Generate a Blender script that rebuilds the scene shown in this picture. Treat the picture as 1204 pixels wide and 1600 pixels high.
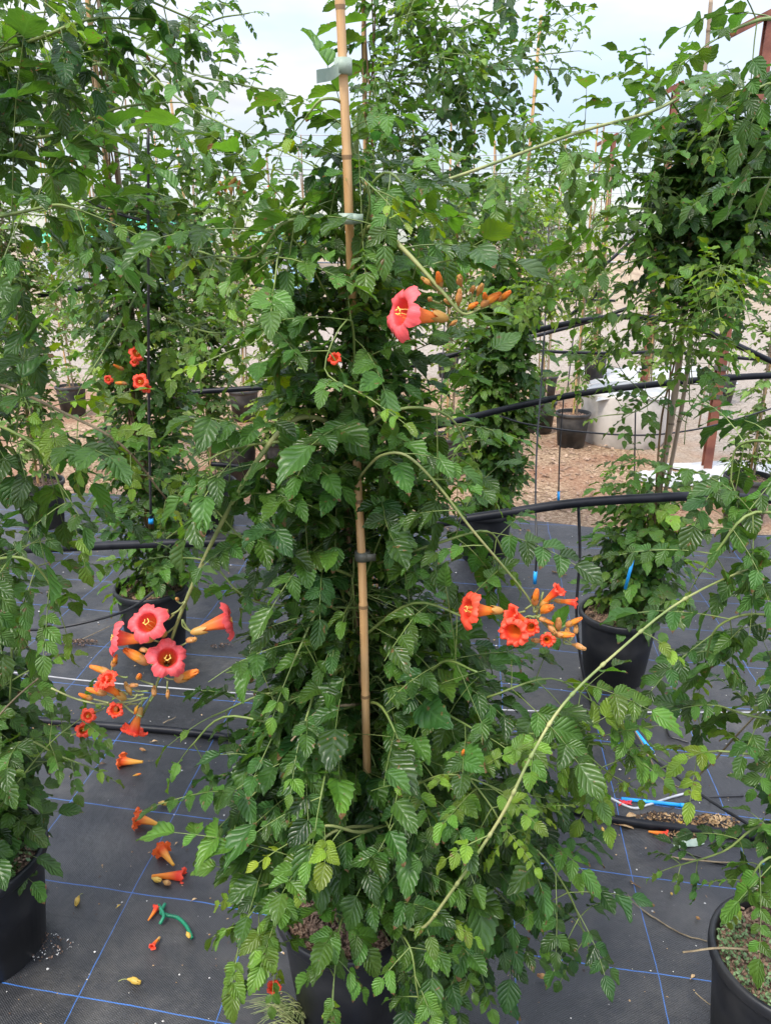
import bpy, math, random
import numpy as np
from mathutils import Vector, Matrix
S = bpy.context.scene
for o in list(bpy.data.objects): bpy.data.objects.remove(o)
R = math.radians
rnd = random.Random(7)
COL = S.collection

# ------------------------------------------------------------ camera, sky, sun
H_CAM, PITCH, FPX = 1.6, 19.4, 1208.0
cd = bpy.data.cameras.new('camera'); cam = bpy.data.objects.new('camera', cd); COL.objects.link(cam)
cam.location = (0, 0, H_CAM); cam.rotation_euler = (R(90 - PITCH), 0, 0)
cd.sensor_fit = 'VERTICAL'; cd.sensor_height = 36; cd.lens = FPX / 1600 * 36
cd.clip_start = 0.05; cd.clip_end = 2000
S.camera = cam
S.render.resolution_x, S.render.resolution_y = 770, 1024
SUN_EL, SUN_AZ = 58, 215      # degrees; azimuth from +Y towards +X
w = bpy.data.worlds.new("World"); S.world = w; w.use_nodes = True
nt = w.node_tree; nt.nodes.clear()
def N(t, typ, **k):
    n = t.nodes.new(typ)
    for a, b in k.items(): setattr(n, a, b)
    return n
sky = N(nt, 'ShaderNodeTexSky', sky_type='NISHITA'); sky.sun_disc = False
sky.sun_elevation = R(SUN_EL); sky.sun_rotation = R(SUN_AZ); sky.air_density = 1.0; sky.dust_density = 0.6
tc = N(nt, 'ShaderNodeTexCoord'); mp = N(nt, 'ShaderNodeMapping'); mp.inputs['Scale'].default_value = (1, 1, 3.2)
mp.inputs['Location'].default_value = (0.35, 0.1, 0.25)
n1 = N(nt, 'ShaderNodeTexNoise'); n1.inputs['Scale'].default_value = 2.3; n1.inputs['Detail'].default_value = 5; n1.inputs['Roughness'].default_value = .5
cr = N(nt, 'ShaderNodeValToRGB'); cr.color_ramp.elements[0].position = .41; cr.color_ramp.elements[1].position = .62
n2 = N(nt, 'ShaderNodeTexNoise'); n2.inputs['Scale'].default_value = 4.0; n2.inputs['Detail'].default_value = 6
cc = N(nt, 'ShaderNodeValToRGB'); cc.color_ramp.elements[0].color = (6.1, 6.25, 6.7, 1); cc.color_ramp.elements[1].color = (8.5, 8.5, 8.6, 1)
cc.color_ramp.elements[0].position = .35; cc.color_ramp.elements[1].position = .65
blue = N(nt, 'ShaderNodeMixRGB', blend_type='ADD'); blue.inputs[0].default_value = 1; blue.inputs[2].default_value = (2.5, 2.5, 3.0, 1)
mx = N(nt, 'ShaderNodeMixRGB'); bg = N(nt, 'ShaderNodeBackground'); wo = N(nt, 'ShaderNodeOutputWorld')
bg.inputs['Strength'].default_value = 0.1
L = nt.links.new
L(tc.outputs['Generated'], mp.inputs[0]); L(mp.outputs[0], n1.inputs['Vector']); L(mp.outputs[0], n2.inputs['Vector'])
L(n1.outputs[0], cr.inputs[0]); L(n2.outputs[0], cc.inputs[0]); L(sky.outputs[0], blue.inputs[1])
L(cr.outputs[0], mx.inputs[0]); L(blue.outputs[0], mx.inputs[1]); L(cc.outputs[0], mx.inputs[2]); 
sx = N(nt, 'ShaderNodeSeparateXYZ'); L(tc.outputs['Generated'], sx.inputs[0])      # an overcast sky is brighter overhead than near the horizon
mr = N(nt, 'ShaderNodeMapRange'); L(sx.outputs[2], mr.inputs[0]); mr.inputs[1].default_value = .12; mr.inputs[2].default_value = .75; mr.inputs[3].default_value = .43; mr.inputs[4].default_value = 1.5
gm = N(nt, 'ShaderNodeVectorMath', operation='SCALE'); L(mx.outputs[0], gm.inputs[0]); L(mr.outputs[0], gm.inputs['Scale']); L(gm.outputs[0], bg.inputs[0]); L(bg.outputs[0], wo.inputs[0])
sd = bpy.data.lights.new('sun', 'SUN'); sd.energy = 1.5; sd.angle = R(14); sd.color = (1, .93, .82)
so = bpy.data.objects.new('sun', sd); COL.objects.link(so)
_s = Vector((math.sin(R(SUN_AZ)) * math.cos(R(SUN_EL)), math.cos(R(SUN_AZ)) * math.cos(R(SUN_EL)), math.sin(R(SUN_EL))))
so.rotation_euler = _s.to_track_quat('Z', 'Y').to_euler()
S.view_settings.view_transform = 'Standard'; S.view_settings.look = 'None'; S.view_settings.gamma = 1
S.view_settings.exposure = 1.45

# ------------------------------------------------------------ helpers
TH = R(PITCH)
def ray(px, py):
    cx = (px - 602) / FPX; cy = (800 - py) / FPX
    return np.array([cx, math.cos(TH) + cy * math.sin(TH), -math.sin(TH) + cy * math.cos(TH)])
def at(px, py, d):                       # the point of that line of sight at distance d along +Y
    v = ray(px, py); return np.array([0, 0, H_CAM]) + v * (d / v[1])
def gp(px, py, z=0.0):                   # where it meets the ground
    v = ray(px, py); return np.array([0, 0, H_CAM]) + v * ((z - H_CAM) / v[2])
def nrm(v):
    n = math.sqrt(v[0]**2 + v[1]**2 + v[2]**2)
    return v / n if n > 1e-9 else np.array([0., 0., 1.])
def cross(a, b): return np.array([a[1]*b[2]-a[2]*b[1], a[2]*b[0]-a[0]*b[2], a[0]*b[1]-a[1]*b[0]])
UP = np.array([0., 0., 1.])
def smooth(pts, k=6):
    P = [np.array(p, float) for p in pts]
    if len(P) < 3: 
        return [P[0] + (P[-1]-P[0]) * t / k for t in range(k+1)]
    P = [2*P[0]-P[1]] + P + [2*P[-1]-P[-2]]
    out = []
    for i in range(1, len(P)-2):
        a, b, c, d = P[i-1:i+3]
        for j in range(k):
            t = j / k
            out.append(.5*((2*b) + (c-a)*t + (2*a-5*b+4*c-d)*t*t + (3*b-a-3*c+d)*t**3))
    out.append(P[-2]); return out

def tag(o, label=None, cat=None, group=None, kind=None):
    if label: o['label'] = label
    if cat: o['category'] = cat
    if group: o['group'] = group
    if kind: o['kind'] = kind
    return o
def empty(name, loc, label, cat, group=None):
    o = bpy.data.objects.new(name, None); COL.objects.link(o); o.location = tuple(loc); o.empty_display_size = .1
    return tag(o, label, cat, group)

class MB:                                # collects geometry, builds ONE mesh object
    def __init__(s): s.v = []; s.f = []; s.m = []; s.a = []; s.n = 0
    def add(s, verts, faces, mat=0, attr=(0, 0, 0, 0)):
        verts = np.asarray(verts, float).reshape(-1, 3); k = len(verts)
        s.v.append(verts); s.f += [tuple(i + s.n for i in f) for f in faces]; s.m += [mat]*len(faces)
        at_ = np.asarray(attr, float)
        s.a.append(np.tile(at_, (k, 1)) if at_.ndim == 1 else at_)
        s.n += k
    def tube(s, path, r, sides=6, mat=0, attr=(0, 0, 0, 0), cap=True, rough=0):
        P = [np.array(p, float) for p in path]; n = len(P)
        rr = [r]*n if np.isscalar(r) else [np.interp(i/(n-1), np.linspace(0, 1, len(r)), r) for i in range(n)]
        t0 = nrm(P[1]-P[0]); ref = UP if abs(t0[2]) < .9 else np.array([1., 0, 0])
        x = nrm(cross(ref, t0)); V = []
        A = []; ln = 0
        for i in range(n):
            t = nrm(P[min(i+1, n-1)] - P[max(i-1, 0)]); x = nrm(x - t*np.dot(x, t)); y = cross(t, x)
            if i: ln += np.linalg.norm(P[i]-P[i-1])
            for k in range(sides):
                a = 2*math.pi*k/sides; q = rr[i]*(1+rough*rnd.uniform(-1, 1))
                V.append(P[i] + (x*math.cos(a) + y*math.sin(a))*q); A.append((ln, k/sides, attr[2], attr[3]))
        F = [(i*sides+k, i*sides+(k+1) % sides, (i+1)*sides+(k+1) % sides, (i+1)*sides+k) for i in range(n-1) for k in range(sides)]
        if cap: F += [tuple(range(sides))[::-1], tuple((n-1)*sides+k for k in range(sides))]
        s.add(V, F, mat, np.array(A))
    def lathe(s, prof, c, seg=40, mat=0, wob=0):
        V = []; 
        for r, z in prof:
            for k in range(seg):
                a = 2*math.pi*k/seg; V.append((c[0]+r*math.cos(a)*(1+wob*math.sin(2*a+1)), c[1]+r*math.sin(a)*(1-wob*math.sin(2*a+1)), c[2]+z))
        F = [(i*seg+k, i*seg+(k+1) % seg, (i+1)*seg+(k+1) % seg, (i+1)*seg+k) for i in range(len(prof)-1) for k in range(seg)]
        s.add(V, F, mat)
    def box(s, c, d, rot=0, mat=0):
        x, y, z = d[0]/2, d[1]/2, d[2]/2; ca, sa = math.cos(rot), math.sin(rot)
        V = [(c[0]+ca*i*x-sa*j*y, c[1]+sa*i*x+ca*j*y, c[2]+k*z) for i, j, k in
             [(-1,-1,-1),(1,-1,-1),(1,1,-1),(-1,1,-1),(-1,-1,1),(1,-1,1),(1,1,1),(-1,1,1)]]
        s.add(V, [(3,2,1,0),(4,5,6,7),(0,1,5,4),(1,2,6,5),(2,3,7,6),(3,0,4,7)], mat)
    def build(s, name, mats, parent=None, origin=None, sm=True):
        me = bpy.data.meshes.new(name)
        V = np.concatenate(s.v) if s.v else np.zeros((0, 3))
        off = np.array(parent.location) if parent is not None else (np.array(origin) if origin is not None else np.zeros(3))
        if parent is not None and parent.parent is not None: off = off + np.array(parent.parent.location)
        V = V - off
        lens = np.array([len(f) for f in s.f], np.int32); li = np.fromiter((i for f in s.f for i in f), np.int32)
        me.vertices.add(len(V)); me.vertices.foreach_set('co', V.astype(np.float32).ravel())
        me.loops.add(len(li)); me.loops.foreach_set('vertex_index', li)
        me.polygons.add(len(lens)); st = np.concatenate([[0], np.cumsum(lens)[:-1]]).astype(np.int32) if len(lens) else lens
        me.polygons.foreach_set('loop_start', st); me.polygons.foreach_set('loop_total', lens)
        me.polygons.foreach_set('material_index', np.array(s.m, np.int32))
        me.polygons.foreach_set('use_smooth', np.full(len(lens), sm))
        a = me.attributes.new('lf', 'FLOAT_COLOR', 'POINT'); a.data.foreach_set('color', np.concatenate(s.a).astype(np.float32).ravel())
        for m in (mats if isinstance(mats, (list, tuple)) else [mats]): me.materials.append(m)
        me.update(calc_edges=True); me.validate()
        o = bpy.data.objects.new(name, me); COL.objects.link(o)
        if parent is not None: o.parent = parent
        elif origin is not None: o.location = tuple(origin)
        return o

# ------------------------------------------------------------ materials
def newmat(name):
    m = bpy.data.materials.new(name); m.use_nodes = True; t = m.node_tree
    return m, t, t.nodes['Principled BSDF'], t.nodes['Material Output']
def pmat(name, c1, c2, scale=20, rough=.6, bump=.2, bscale=None, spec=.5, detail=5, lo=.35, hi=.65, coord='Object', metal=0, bd=.01, stretch=None):
    m, t, b, o = newmat(name); l = t.links.new
    tc = N(t, 'ShaderNodeTexCoord'); mp = N(t, 'ShaderNodeMapping')
    if stretch: mp.inputs['Scale'].default_value = stretch
    l(tc.outputs[coord], mp.inputs[0])
    n = N(t, 'ShaderNodeTexNoise'); n.inputs['Scale'].default_value = scale; n.inputs['Detail'].default_value = detail
    l(mp.outputs[0], n.inputs['Vector'])
    r = N(t, 'ShaderNodeValToRGB'); r.color_ramp.elements[0].position = lo; r.color_ramp.elements[1].position = hi
    r.color_ramp.elements[0].color = (*c1, 1); r.color_ramp.elements[1].color = (*c2, 1)
    l(n.outputs[0], r.inputs[0]); l(r.outputs[0], b.inputs['Base Color'])
    b.inputs['Roughness'].default_value = rough; b.inputs['Specular IOR Level'].default_value = spec; b.inputs['Metallic'].default_value = metal
    if bump:
        n2 = N(t, 'ShaderNodeTexNoise'); n2.inputs['Scale'].default_value = bscale or scale*3; n2.inputs['Detail'].default_value = 6
        l(mp.outputs[0], n2.inputs['Vector']); bn = N(t, 'ShaderNodeBump'); bn.inputs['Strength'].default_value = bump; bn.inputs['Distance'].default_value = bd
        l(n2.outputs[0], bn.inputs['Height']); l(bn.outputs[0], b.inputs['Normal'])
    return m
def mth(t, op, a, b=None, c=None):
    n = N(t, 'ShaderNodeMath', operation=op)
    for i, x in enumerate((a, b, c)):
        if x is None: continue
        if isinstance(x, (int, float)): n.inputs[i].default_value = x
        else: t.links.new(x, n.inputs[i])
    return n.outputs[0]

def leaf_mat(name, dark, mid, young, rough=.4, transl=.22, spec=.5):
    m, t, b, o = newmat(name); l = t.links.new
    a = N(t, 'ShaderNodeAttribute', attribute_name='lf'); sp = N(t, 'ShaderNodeSeparateColor'); l(a.outputs['Color'], sp.inputs[0])
    u, v, tint = sp.outputs[0], sp.outputs[1], sp.outputs[2]; rd = a.outputs['Alpha']
    av = mth(t, 'ABSOLUTE', v)
    ph = mth(t, 'SUBTRACT', mth(t, 'MULTIPLY', u, 5.8), mth(t, 'MULTIPLY', av, 1.9))
    sw = mth(t, 'ABSOLUTE', mth(t, 'SINE', mth(t, 'MULTIPLY', ph, math.pi)))       # 0 on a vein
    veinw = mth(t, 'SUBTRACT', 1.0, mth(t, 'MINIMUM', mth(t, 'MULTIPLY', sw, 3.4), 1.0))
    ribw = mth(t, 'SUBTRACT', 1.0, mth(t, 'MINIMUM', mth(t, 'MULTIPLY', av, 11.0), 1.0))
    ve = mth(t, 'MAXIMUM', veinw, ribw)
    r = N(t, 'ShaderNodeValToRGB'); e = r.color_ramp.elements
    e[0].color = (*dark, 1); e[1].color = (*young, 1); x = e.new(.38); x.color = (*mid, 1)
    ns = N(t, 'ShaderNodeTexNoise'); ns.inputs['Scale'].default_value = 35; tco = N(t, 'ShaderNodeTexCoord'); l(tco.outputs['Object'], ns.inputs['Vector'])
    tt = mth(t, 'ADD', tint, mth(t, 'MULTIPLY', mth(t, 'SUBTRACT', ns.outputs[0], .5), .22))
    l(tt, r.inputs[0])
    vc = N(t, 'ShaderNodeMixRGB'); vc.inputs[2].default_value = (.10, .20, .05, 1)
    l(mth(t, 'MULTIPLY', ve, .2), vc.inputs[0]); l(r.outputs[0], vc.inputs[1])
    hs = N(t, 'ShaderNodeHueSaturation'); hs.inputs['Saturation'].default_value = 1.03; l(vc.outputs[0], hs.inputs['Color']); l(mth(t, 'ADD', mth(t, 'MULTIPLY', rd, .8), .6), hs.inputs['Value'])
    l(mth(t, 'ADD', mth(t, 'MULTIPLY', rd, .025), .487), hs.inputs['Hue'])
    # brown spots and scorched tips on some leaflets
    sn = N(t, 'ShaderNodeTexNoise'); sn.inputs['Scale'].default_value = 85; sn.inputs['Detail'].default_value = 2; l(tco.outputs['Object'], sn.inputs['Vector'])
    spot = mth(t, 'MULTIPLY', mth(t, 'GREATER_THAN', sn.outputs[0], .70), .8)
    tipb = mth(t, 'MULTIPLY', mth(t, 'GREATER_THAN', mth(t, 'ADD', u, mth(t, 'MULTIPLY', sn.outputs[0], .2)), 1.0), mth(t, 'GREATER_THAN', rd, .86))
    br = N(t, 'ShaderNodeMixRGB'); br.inputs[2].default_value = (.17, .10, .04, 1); l(mth(t, 'MAXIMUM', spot, tipb), br.inputs[0]); l(hs.outputs[0], br.inputs[1]); hs = br
    l(hs.outputs[0], b.inputs['Base Color'])
    l(mth(t, 'ADD', mth(t, 'MULTIPLY', rd, .14), rough-.07), b.inputs['Roughness']); b.inputs['Specular IOR Level'].default_value = spec
    bn = N(t, 'ShaderNodeBump'); bn.inputs['Strength'].default_value = .6; bn.inputs['Distance'].default_value = .003
    hgt = mth(t, 'MULTIPLY', mth(t, 'POWER', sw, .6), mth(t, 'MINIMUM', mth(t, 'MULTIPLY', av, 4.0), 1.0))
    l(hgt, bn.inputs['Height']); l(bn.outputs[0], b.inputs['Normal'])
    tr = N(t, 'ShaderNodeBsdfTranslucent'); hs2 = N(t, 'ShaderNodeHueSaturation'); l(hs.outputs[0], hs2.inputs['Color'])
    hs2.inputs['Value'].default_value = 2.0; hs2.inputs['Saturation'].default_value = 1.1; hs2.inputs['Hue'].default_value = .485
    l(hs2.outputs[0], tr.inputs[0]); ms = N(t, 'ShaderNodeMixShader'); ms.inputs[0].default_value = transl
    l(b.outputs[0], ms.inputs[1]); l(tr.outputs[0], ms.inputs[2]); l(ms.outputs[0], o.inputs[0])
    return m
M = {}
M['leaf'] = leaf_mat('leaf', (.026, .072, .016), (.095, .195, .030), (.33, .42, .04), rough=.38, spec=.55, transl=.34)
M['leaf_far'] = leaf_mat('leaf_far', (.04, .095, .02), (.13, .21, .04), (.30, .38, .07), rough=.5)
M['stem'] = pmat('stem', (.11, .17, .04), (.20, .26, .07), 12, .5, .15)
M['stem_thick'] = pmat('stem_thick', (.15, .21, .06), (.33, .33, .13), 14, .6, .5, 90, bd=.003)
M['bark'] = pmat('bark', (.12, .07, .035), (.26, .16, .08), 30, .8, .6, stretch=(1, 1, .25))
M['twig'] = pmat('twig', (.16, .12, .07), (.32, .25, .15), 30, .8, .5)
# bamboo: length in attribute
def cane_mat(name, c1, c2):
    m, t, b, o = newmat(name); l = t.links.new
    tc = N(t, 'ShaderNodeTexCoord'); mp = N(t, 'ShaderNodeMapping'); mp.inputs['Scale'].default_value = (90, 90, 4); l(tc.outputs['Object'], mp.inputs[0])
    n = N(t, 'ShaderNodeTexNoise'); n.inputs['Scale'].default_value = 1; n.inputs['Detail'].default_value = 6; l(mp.outputs[0], n.inputs['Vector'])
    r = N(t, 'ShaderNodeValToRGB'); r.color_ramp.elements[0].position = .35; r.color_ramp.elements[1].position = .65
    r.color_ramp.elements[0].color = (*c1, 1); r.color_ramp.elements[1].color = (*c2, 1); l(n.outputs[0], r.inputs[0])
    a = N(t, 'ShaderNodeAttribute', attribute_name='lf'); sp = N(t, 'ShaderNodeSeparateColor'); l(a.outputs['Color'], sp.inputs[0])
    f = mth(t, 'FRACT', mth(t, 'DIVIDE', sp.outputs[0], .17)); k = mth(t, 'LESS_THAN', f, .035)
    mx = N(t, 'ShaderNodeMixRGB'); mx.inputs[2].default_value = (.10, .06, .03, 1); l(mth(t, 'MULTIPLY', k, .7), mx.inputs[0]); l(r.outputs[0], mx.inputs[1])
    n3 = N(t, 'ShaderNodeTexNoise'); n3.inputs['Scale'].default_value = 9; l(tc.outputs['Object'], n3.inputs['Vector'])
    m3 = N(t, 'ShaderNodeMixRGB', blend_type='MULTIPLY'); m3.inputs[0].default_value = .7; l(mx.outputs[0], m3.inputs[1])
    r3 = N(t, 'ShaderNodeValToRGB'); r3.color_ramp.elements[0].position = .3; r3.color_ramp.elements[0].color = (.6, .55, .5, 1); l(n3.outputs[0], r3.inputs[0]); l(r3.outputs[0], m3.inputs[2])
    l(m3.outputs[0], b.inputs['Base Color']); b.inputs['Roughness'].default_value = .55
    bn = N(t, 'ShaderNodeBump'); bn.inputs['Strength'].default_value = .3; bn.inputs['Distance'].default_value = .002; l(n.outputs[0], bn.inputs['Height']); l(bn.outputs[0], b.inputs['Normal'])
    return m
M['cane'] = cane_mat('bamboo', (.58, .34, .14), (.80, .53, .27))
M['cane_old'] = cane_mat('bamboo_weathered', (.30, .22, .15), (.48, .38, .28))
M['pot'] = pmat('pot_plastic', (.008, .009, .012), (.045, .044, .044), 11, .45, .12, 60, bd=.003, lo=.42, hi=.9)
M['pot_dusty'] = pmat('pot_dusty', (.02, .021, .022), (.085, .078, .07), 9, .6, .2, 60, lo=.45, hi=.75)
M['pipe'] = pmat('poly_pipe', (.005, .006, .009), (.022, .023, .028), 14, .42, .12, 50, bd=.002, spec=.22, lo=.4, hi=.8)
M['tube'] = pmat('drip_tube', (.012, .012, .014), (.03, .03, .033), 30, .4, 0)
M['soil'] = pmat('potting_soil', (.05, .028, .018), (.36, .23, .16), 110, .95, 1, 160, bd=.01, lo=.4, hi=.62)
M['blue'] = pmat('blue_plastic', (.01, .24, .62), (.02, .36, .85), 20, .35, 0)
M['tie'] = pmat('green_grey_tape', (.20, .27, .21), (.34, .40, .32), 30, .5, .1)
M['tie_dark'] = pmat('dark_tie', (.05, .055, .045), (.10, .10, .08), 30, .5, .1)
M['teal'] = pmat('green_tie', (.0, .12, .06), (.01, .22, .11), 30, .45, 0)
M['green_leaf'] = pmat('weed_green', (.08, .15, .06), (.20, .30, .13), 60, .6, .2)
M['grass'] = pmat('grass_blade', (.12, .18, .05), (.30, .32, .13), 40, .6, 0)
M['wire'] = pmat('galvanised_wire', (.30, .31, .33), (.48, .49, .5), 20, .45, 0, metal=.3)
M['wire_white'] = pmat('white_cord', (.28, .28, .29), (.42, .42, .43), 20, .5, 0)
M['wire_dark'] = pmat('dark_wire', (.05, .05, .06), (.10, .10, .11), 20, .5, 0)
M['rust'] = pmat('red_primer_steel', (.12, .035, .022), (.24, .085, .05), 9, .6, .25, 60, bd=.003)
M['chip'] = pmat('bark_chip', (.14, .08, .05), (.42, .29, .20), 9, .9, .3)
M['dry'] = pmat('dry_leaf', (.20, .11, .045), (.52, .36, .19), 30, .8, .4)
M['dark_debris'] = pmat('rotted_leaf', (.03, .02, .015), (.10, .06, .035), 60, .9, .4)
M['stone'] = pmat('pale_grit', (.4, .38, .34), (.7, .68, .64), 60, .8, .2)
M['concrete'] = pmat('concrete', (.36, .33, .29), (.56, .52, .47), 6, .85, .3, 60, bd=.004)
M['white'] = pmat('white_plastic', (.30, .31, .31), (.44, .43, .42), 6, .45, .3, 14, bd=.02)
M['redscrap'] = pmat('red_scrap', (.5, .02, .03), (.7, .04, .05), 30, .5, 0)
M['yellow'] = pmat('pollen_yellow', (.75, .50, .08), (.85, .65, .2), 60, .6, 0)
def flower_mat(name, tube, face, throat):
    m, t, b, o = newmat(name); l = t.links.new
    a = N(t, 'ShaderNodeAttribute', attribute_name='lf'); sp = N(t, 'ShaderNodeSeparateColor'); l(a.outputs['Color'], sp.inputs[0])
    r = N(t, 'ShaderNodeValToRGB'); e = r.color_ramp.elements
    e[0].color = (tube[0]*.9, tube[1]*1.2, tube[2], 1); e[1].color = (*face, 1)
    x = e.new(.34); x.color = (*tube, 1); x = e.new(.56); x.color = (*throat, 1); x = e.new(.72); x.color = (*face, 1)
    l(sp.outputs[0], r.inputs[0])
    # darker veins running to the rim
    st = mth(t, 'ABSOLUTE', mth(t, 'SINE', mth(t, 'MULTIPLY', sp.outputs[1], math.pi*25)))
    k = mth(t, 'MULTIPLY', mth(t, 'SUBTRACT', 1.0, mth(t, 'MINIMUM', mth(t, 'MULTIPLY', st, 3.0), 1.0)), .30)
    mx = N(t, 'ShaderNodeMixRGB', blend_type='MULTIPLY'); mx.inputs[2].default_value = (.75, .35, .35, 1); l(k, mx.inputs[0]); l(r.outputs[0], mx.inputs[1])
    l(mx.outputs[0], b.inputs['Base Color']); b.inputs['Roughness'].default_value = .5; b.inputs['Specular IOR Level'].default_value = .35
    tco = N(t, 'ShaderNodeTexCoord'); ns = N(t, 'ShaderNodeTexNoise'); ns.inputs['Scale'].default_value = 130; l(tco.outputs['Object'], ns.inputs['Vector'])
    bn = N(t, 'ShaderNodeBump'); bn.inputs['Strength'].default_value = .3; bn.inputs['Distance'].default_value = .002; l(ns.outputs[0], bn.inputs['Height']); l(bn.outputs[0], b.inputs['Normal'])
    tr = N(t, 'ShaderNodeBsdfTranslucent'); l(mx.outputs[0], tr.inputs[0]); ms = N(t, 'ShaderNodeMixShader'); ms.inputs[0].default_value = .25
    l(b.outputs[0], ms.inputs[1]); l(tr.outputs[0], ms.inputs[2]); l(ms.outputs[0], o.inputs[0])
    return m
M['fl_pink'] = flower_mat('petal_coral_pink', (.85, .22, .045), (.90, .13, .14), (.80, .06, .06))
M['fl_red'] = flower_mat('petal_orange_red', (.90, .24, .03), (.93, .10, .05), (.78, .05, .025))
M['fl_fallen'] = flower_mat('petal_fallen_orange', (.85, .36, .06), (.88, .17, .035), (.75, .10, .02))
M['fl_bud'] = flower_mat('bud_orange', (.70, .34, .04), (.86, .25, .04), (.80, .30, .035))
M['calyx'] = pmat('calyx', (.42, .24, .05), (.55, .28, .08), 40, .5, .1)
M['calyx_brown'] = pmat('calyx_brown', (.42, .16, .06), (.50, .28, .07), 45, .5, .2)
M['bud_yellow'] = pmat('fallen_bud_yellow', (.45, .30, .05), (.62, .38, .06), 60, .5, .1)
M['bud_brown'] = pmat('fallen_bud_brown', (.24, .10, .04), (.5, .28, .08), 60, .6, .1)
# ------------------------------------------------------------ leaf templates
def leaflet_template(rows, cols, fold, curl, twist, teeth, seed):
    r = random.Random(seed); V = []; A = []
    for i in range(rows+1):
        t = i/rows
        wd = .365 * (t**.5) * ((1-t)**.95) * 2.25
        if i == 0: wd = .02
        if i == rows: wd = .004
        tooth = 1.0; sh = 0
        if teeth and 1 < i < rows:
            tooth = 1.06 if (i+seed) % 2 else .93; sh = .028 if (i+seed) % 2 else -.012
            tooth *= 1+r.uniform(-.05, .05)
        for j in range(-cols, cols+1):
            v = j/cols; e = abs(v)
            ww = wd*(1 + (tooth-1)*(e**3)) * v
            y = t + sh*(e**3)
            z = fold*abs(ww) - curl*t*t + .05*math.sin(t*9+seed+v*2)*e + twist*ww*t
            V.append((ww, y, z)); A.append((t, v))
    c = 2*cols+1
    F = [(i*c+j, i*c+j+1, (i+1)*c+j+1, (i+1)*c+j) for i in range(rows) for j in range(2*cols)]
    return np.array(V), np.array(A), np.array(F, np.int32)
def tset(rows, cols, teeth): return [leaflet_template(rows, cols, .12+.42*((k*37 % 10)/10), .05+.28*((k*53 % 10)/10), .5*(((k*71) % 10)/10-.5), teeth, k) for k in range(8)]
TPL = {2: tset(15, 2, True), 1: tset(9, 1, True), 0: tset(4, 1, False)}

class Foliage:
    def __init__(s, lod, clear=()): s.clear = clear; s.lod = lod; s.inst = [[] for _ in range(8)]; s.mb = MB(); s.stem = MB(); s.count = 0
    def blocked(s, *pp):
        return any(x0 < c_[0] < x1 and c_[1] < y1 and z0 < c_[2] < z1 for (x0, x1, y1, z0, z1) in s.clear for c_ in pp)
    def leaflet(s, p, d, n, L, tint):
        s.count += 1; tp = p + d*L; md = p + d*L*.5
        for (x0, x1, y1, z0, z1) in s.clear:            # room the leaves leave free
            if any(x0 < c_[0] < x1 and c_[1] < y1 and z0 < c_[2] < z1 for c_ in (p, md, tp)): return
        n = n - d*float(np.dot(n, d)); n = nrm(n); x = cross(d, n)
        wf = rnd.uniform(.85, 1.12)
        L *= rnd.choice([.72, .85, 1, 1, 1.08, 1.15])
        s.inst[rnd.randrange(8)].append(np.concatenate([p, x*L*wf, d*L, n*L, [tint, rnd.random()]]))
    def build(s, name, mats, parent, big=True):
        V = []; A = []; F = []; n = 0
        for k in range(8):
            if not s.inst[k]: continue
            I = np.array(s.inst[k]); tv, ta, tf = TPL[s.lod][k]; c = len(tv)
            Rm = I[:, 3:12].reshape(-1, 3, 3)
            P = np.einsum('vk,nkj->nvj', tv, Rm) + I[:, None, :3]
            V.append(P.reshape(-1, 3)); a = np.zeros((len(I), c, 4)); a[:, :, :2] = ta[None]; a[:, :, 2] = I[:, None, 12]; a[:, :, 3] = I[:, None, 13]
            A.append(a.reshape(-1, 4)); f = tf[None] + (np.arange(len(I))*c)[:, None, None] + n; F.append(f.reshape(-1, 4)); n += len(I)*c
        me = bpy.data.meshes.new(name)
        V = np.concatenate(V); A = np.concatenate(A); F = np.concatenate(F)
        V = V - np.array(parent.location)
        me.vertices.add(len(V)); me.vertices.foreach_set('co', V.astype(np.float32).ravel())
        me.loops.add(F.size); me.loops.foreach_set('vertex_index', F.astype(np.int32).ravel())
        me.polygons.add(len(F)); me.polygons.foreach_set('loop_start', np.arange(0, F.size, 4, dtype=np.int32)); me.polygons.foreach_set('loop_total', np.full(len(F), 4, np.int32))
        me.polygons.foreach_set('use_smooth', np.full(len(F), True))
        at_ = me.attributes.new('lf', 'FLOAT_COLOR', 'POINT'); at_.data.foreach_set('color', A.astype(np.float32).ravel())
        me.materials.append(mats); me.update(calc_edges=True)
        o = bpy.data.objects.new(name, me); COL.objects.link(o); o.parent = parent
        return o

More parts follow.
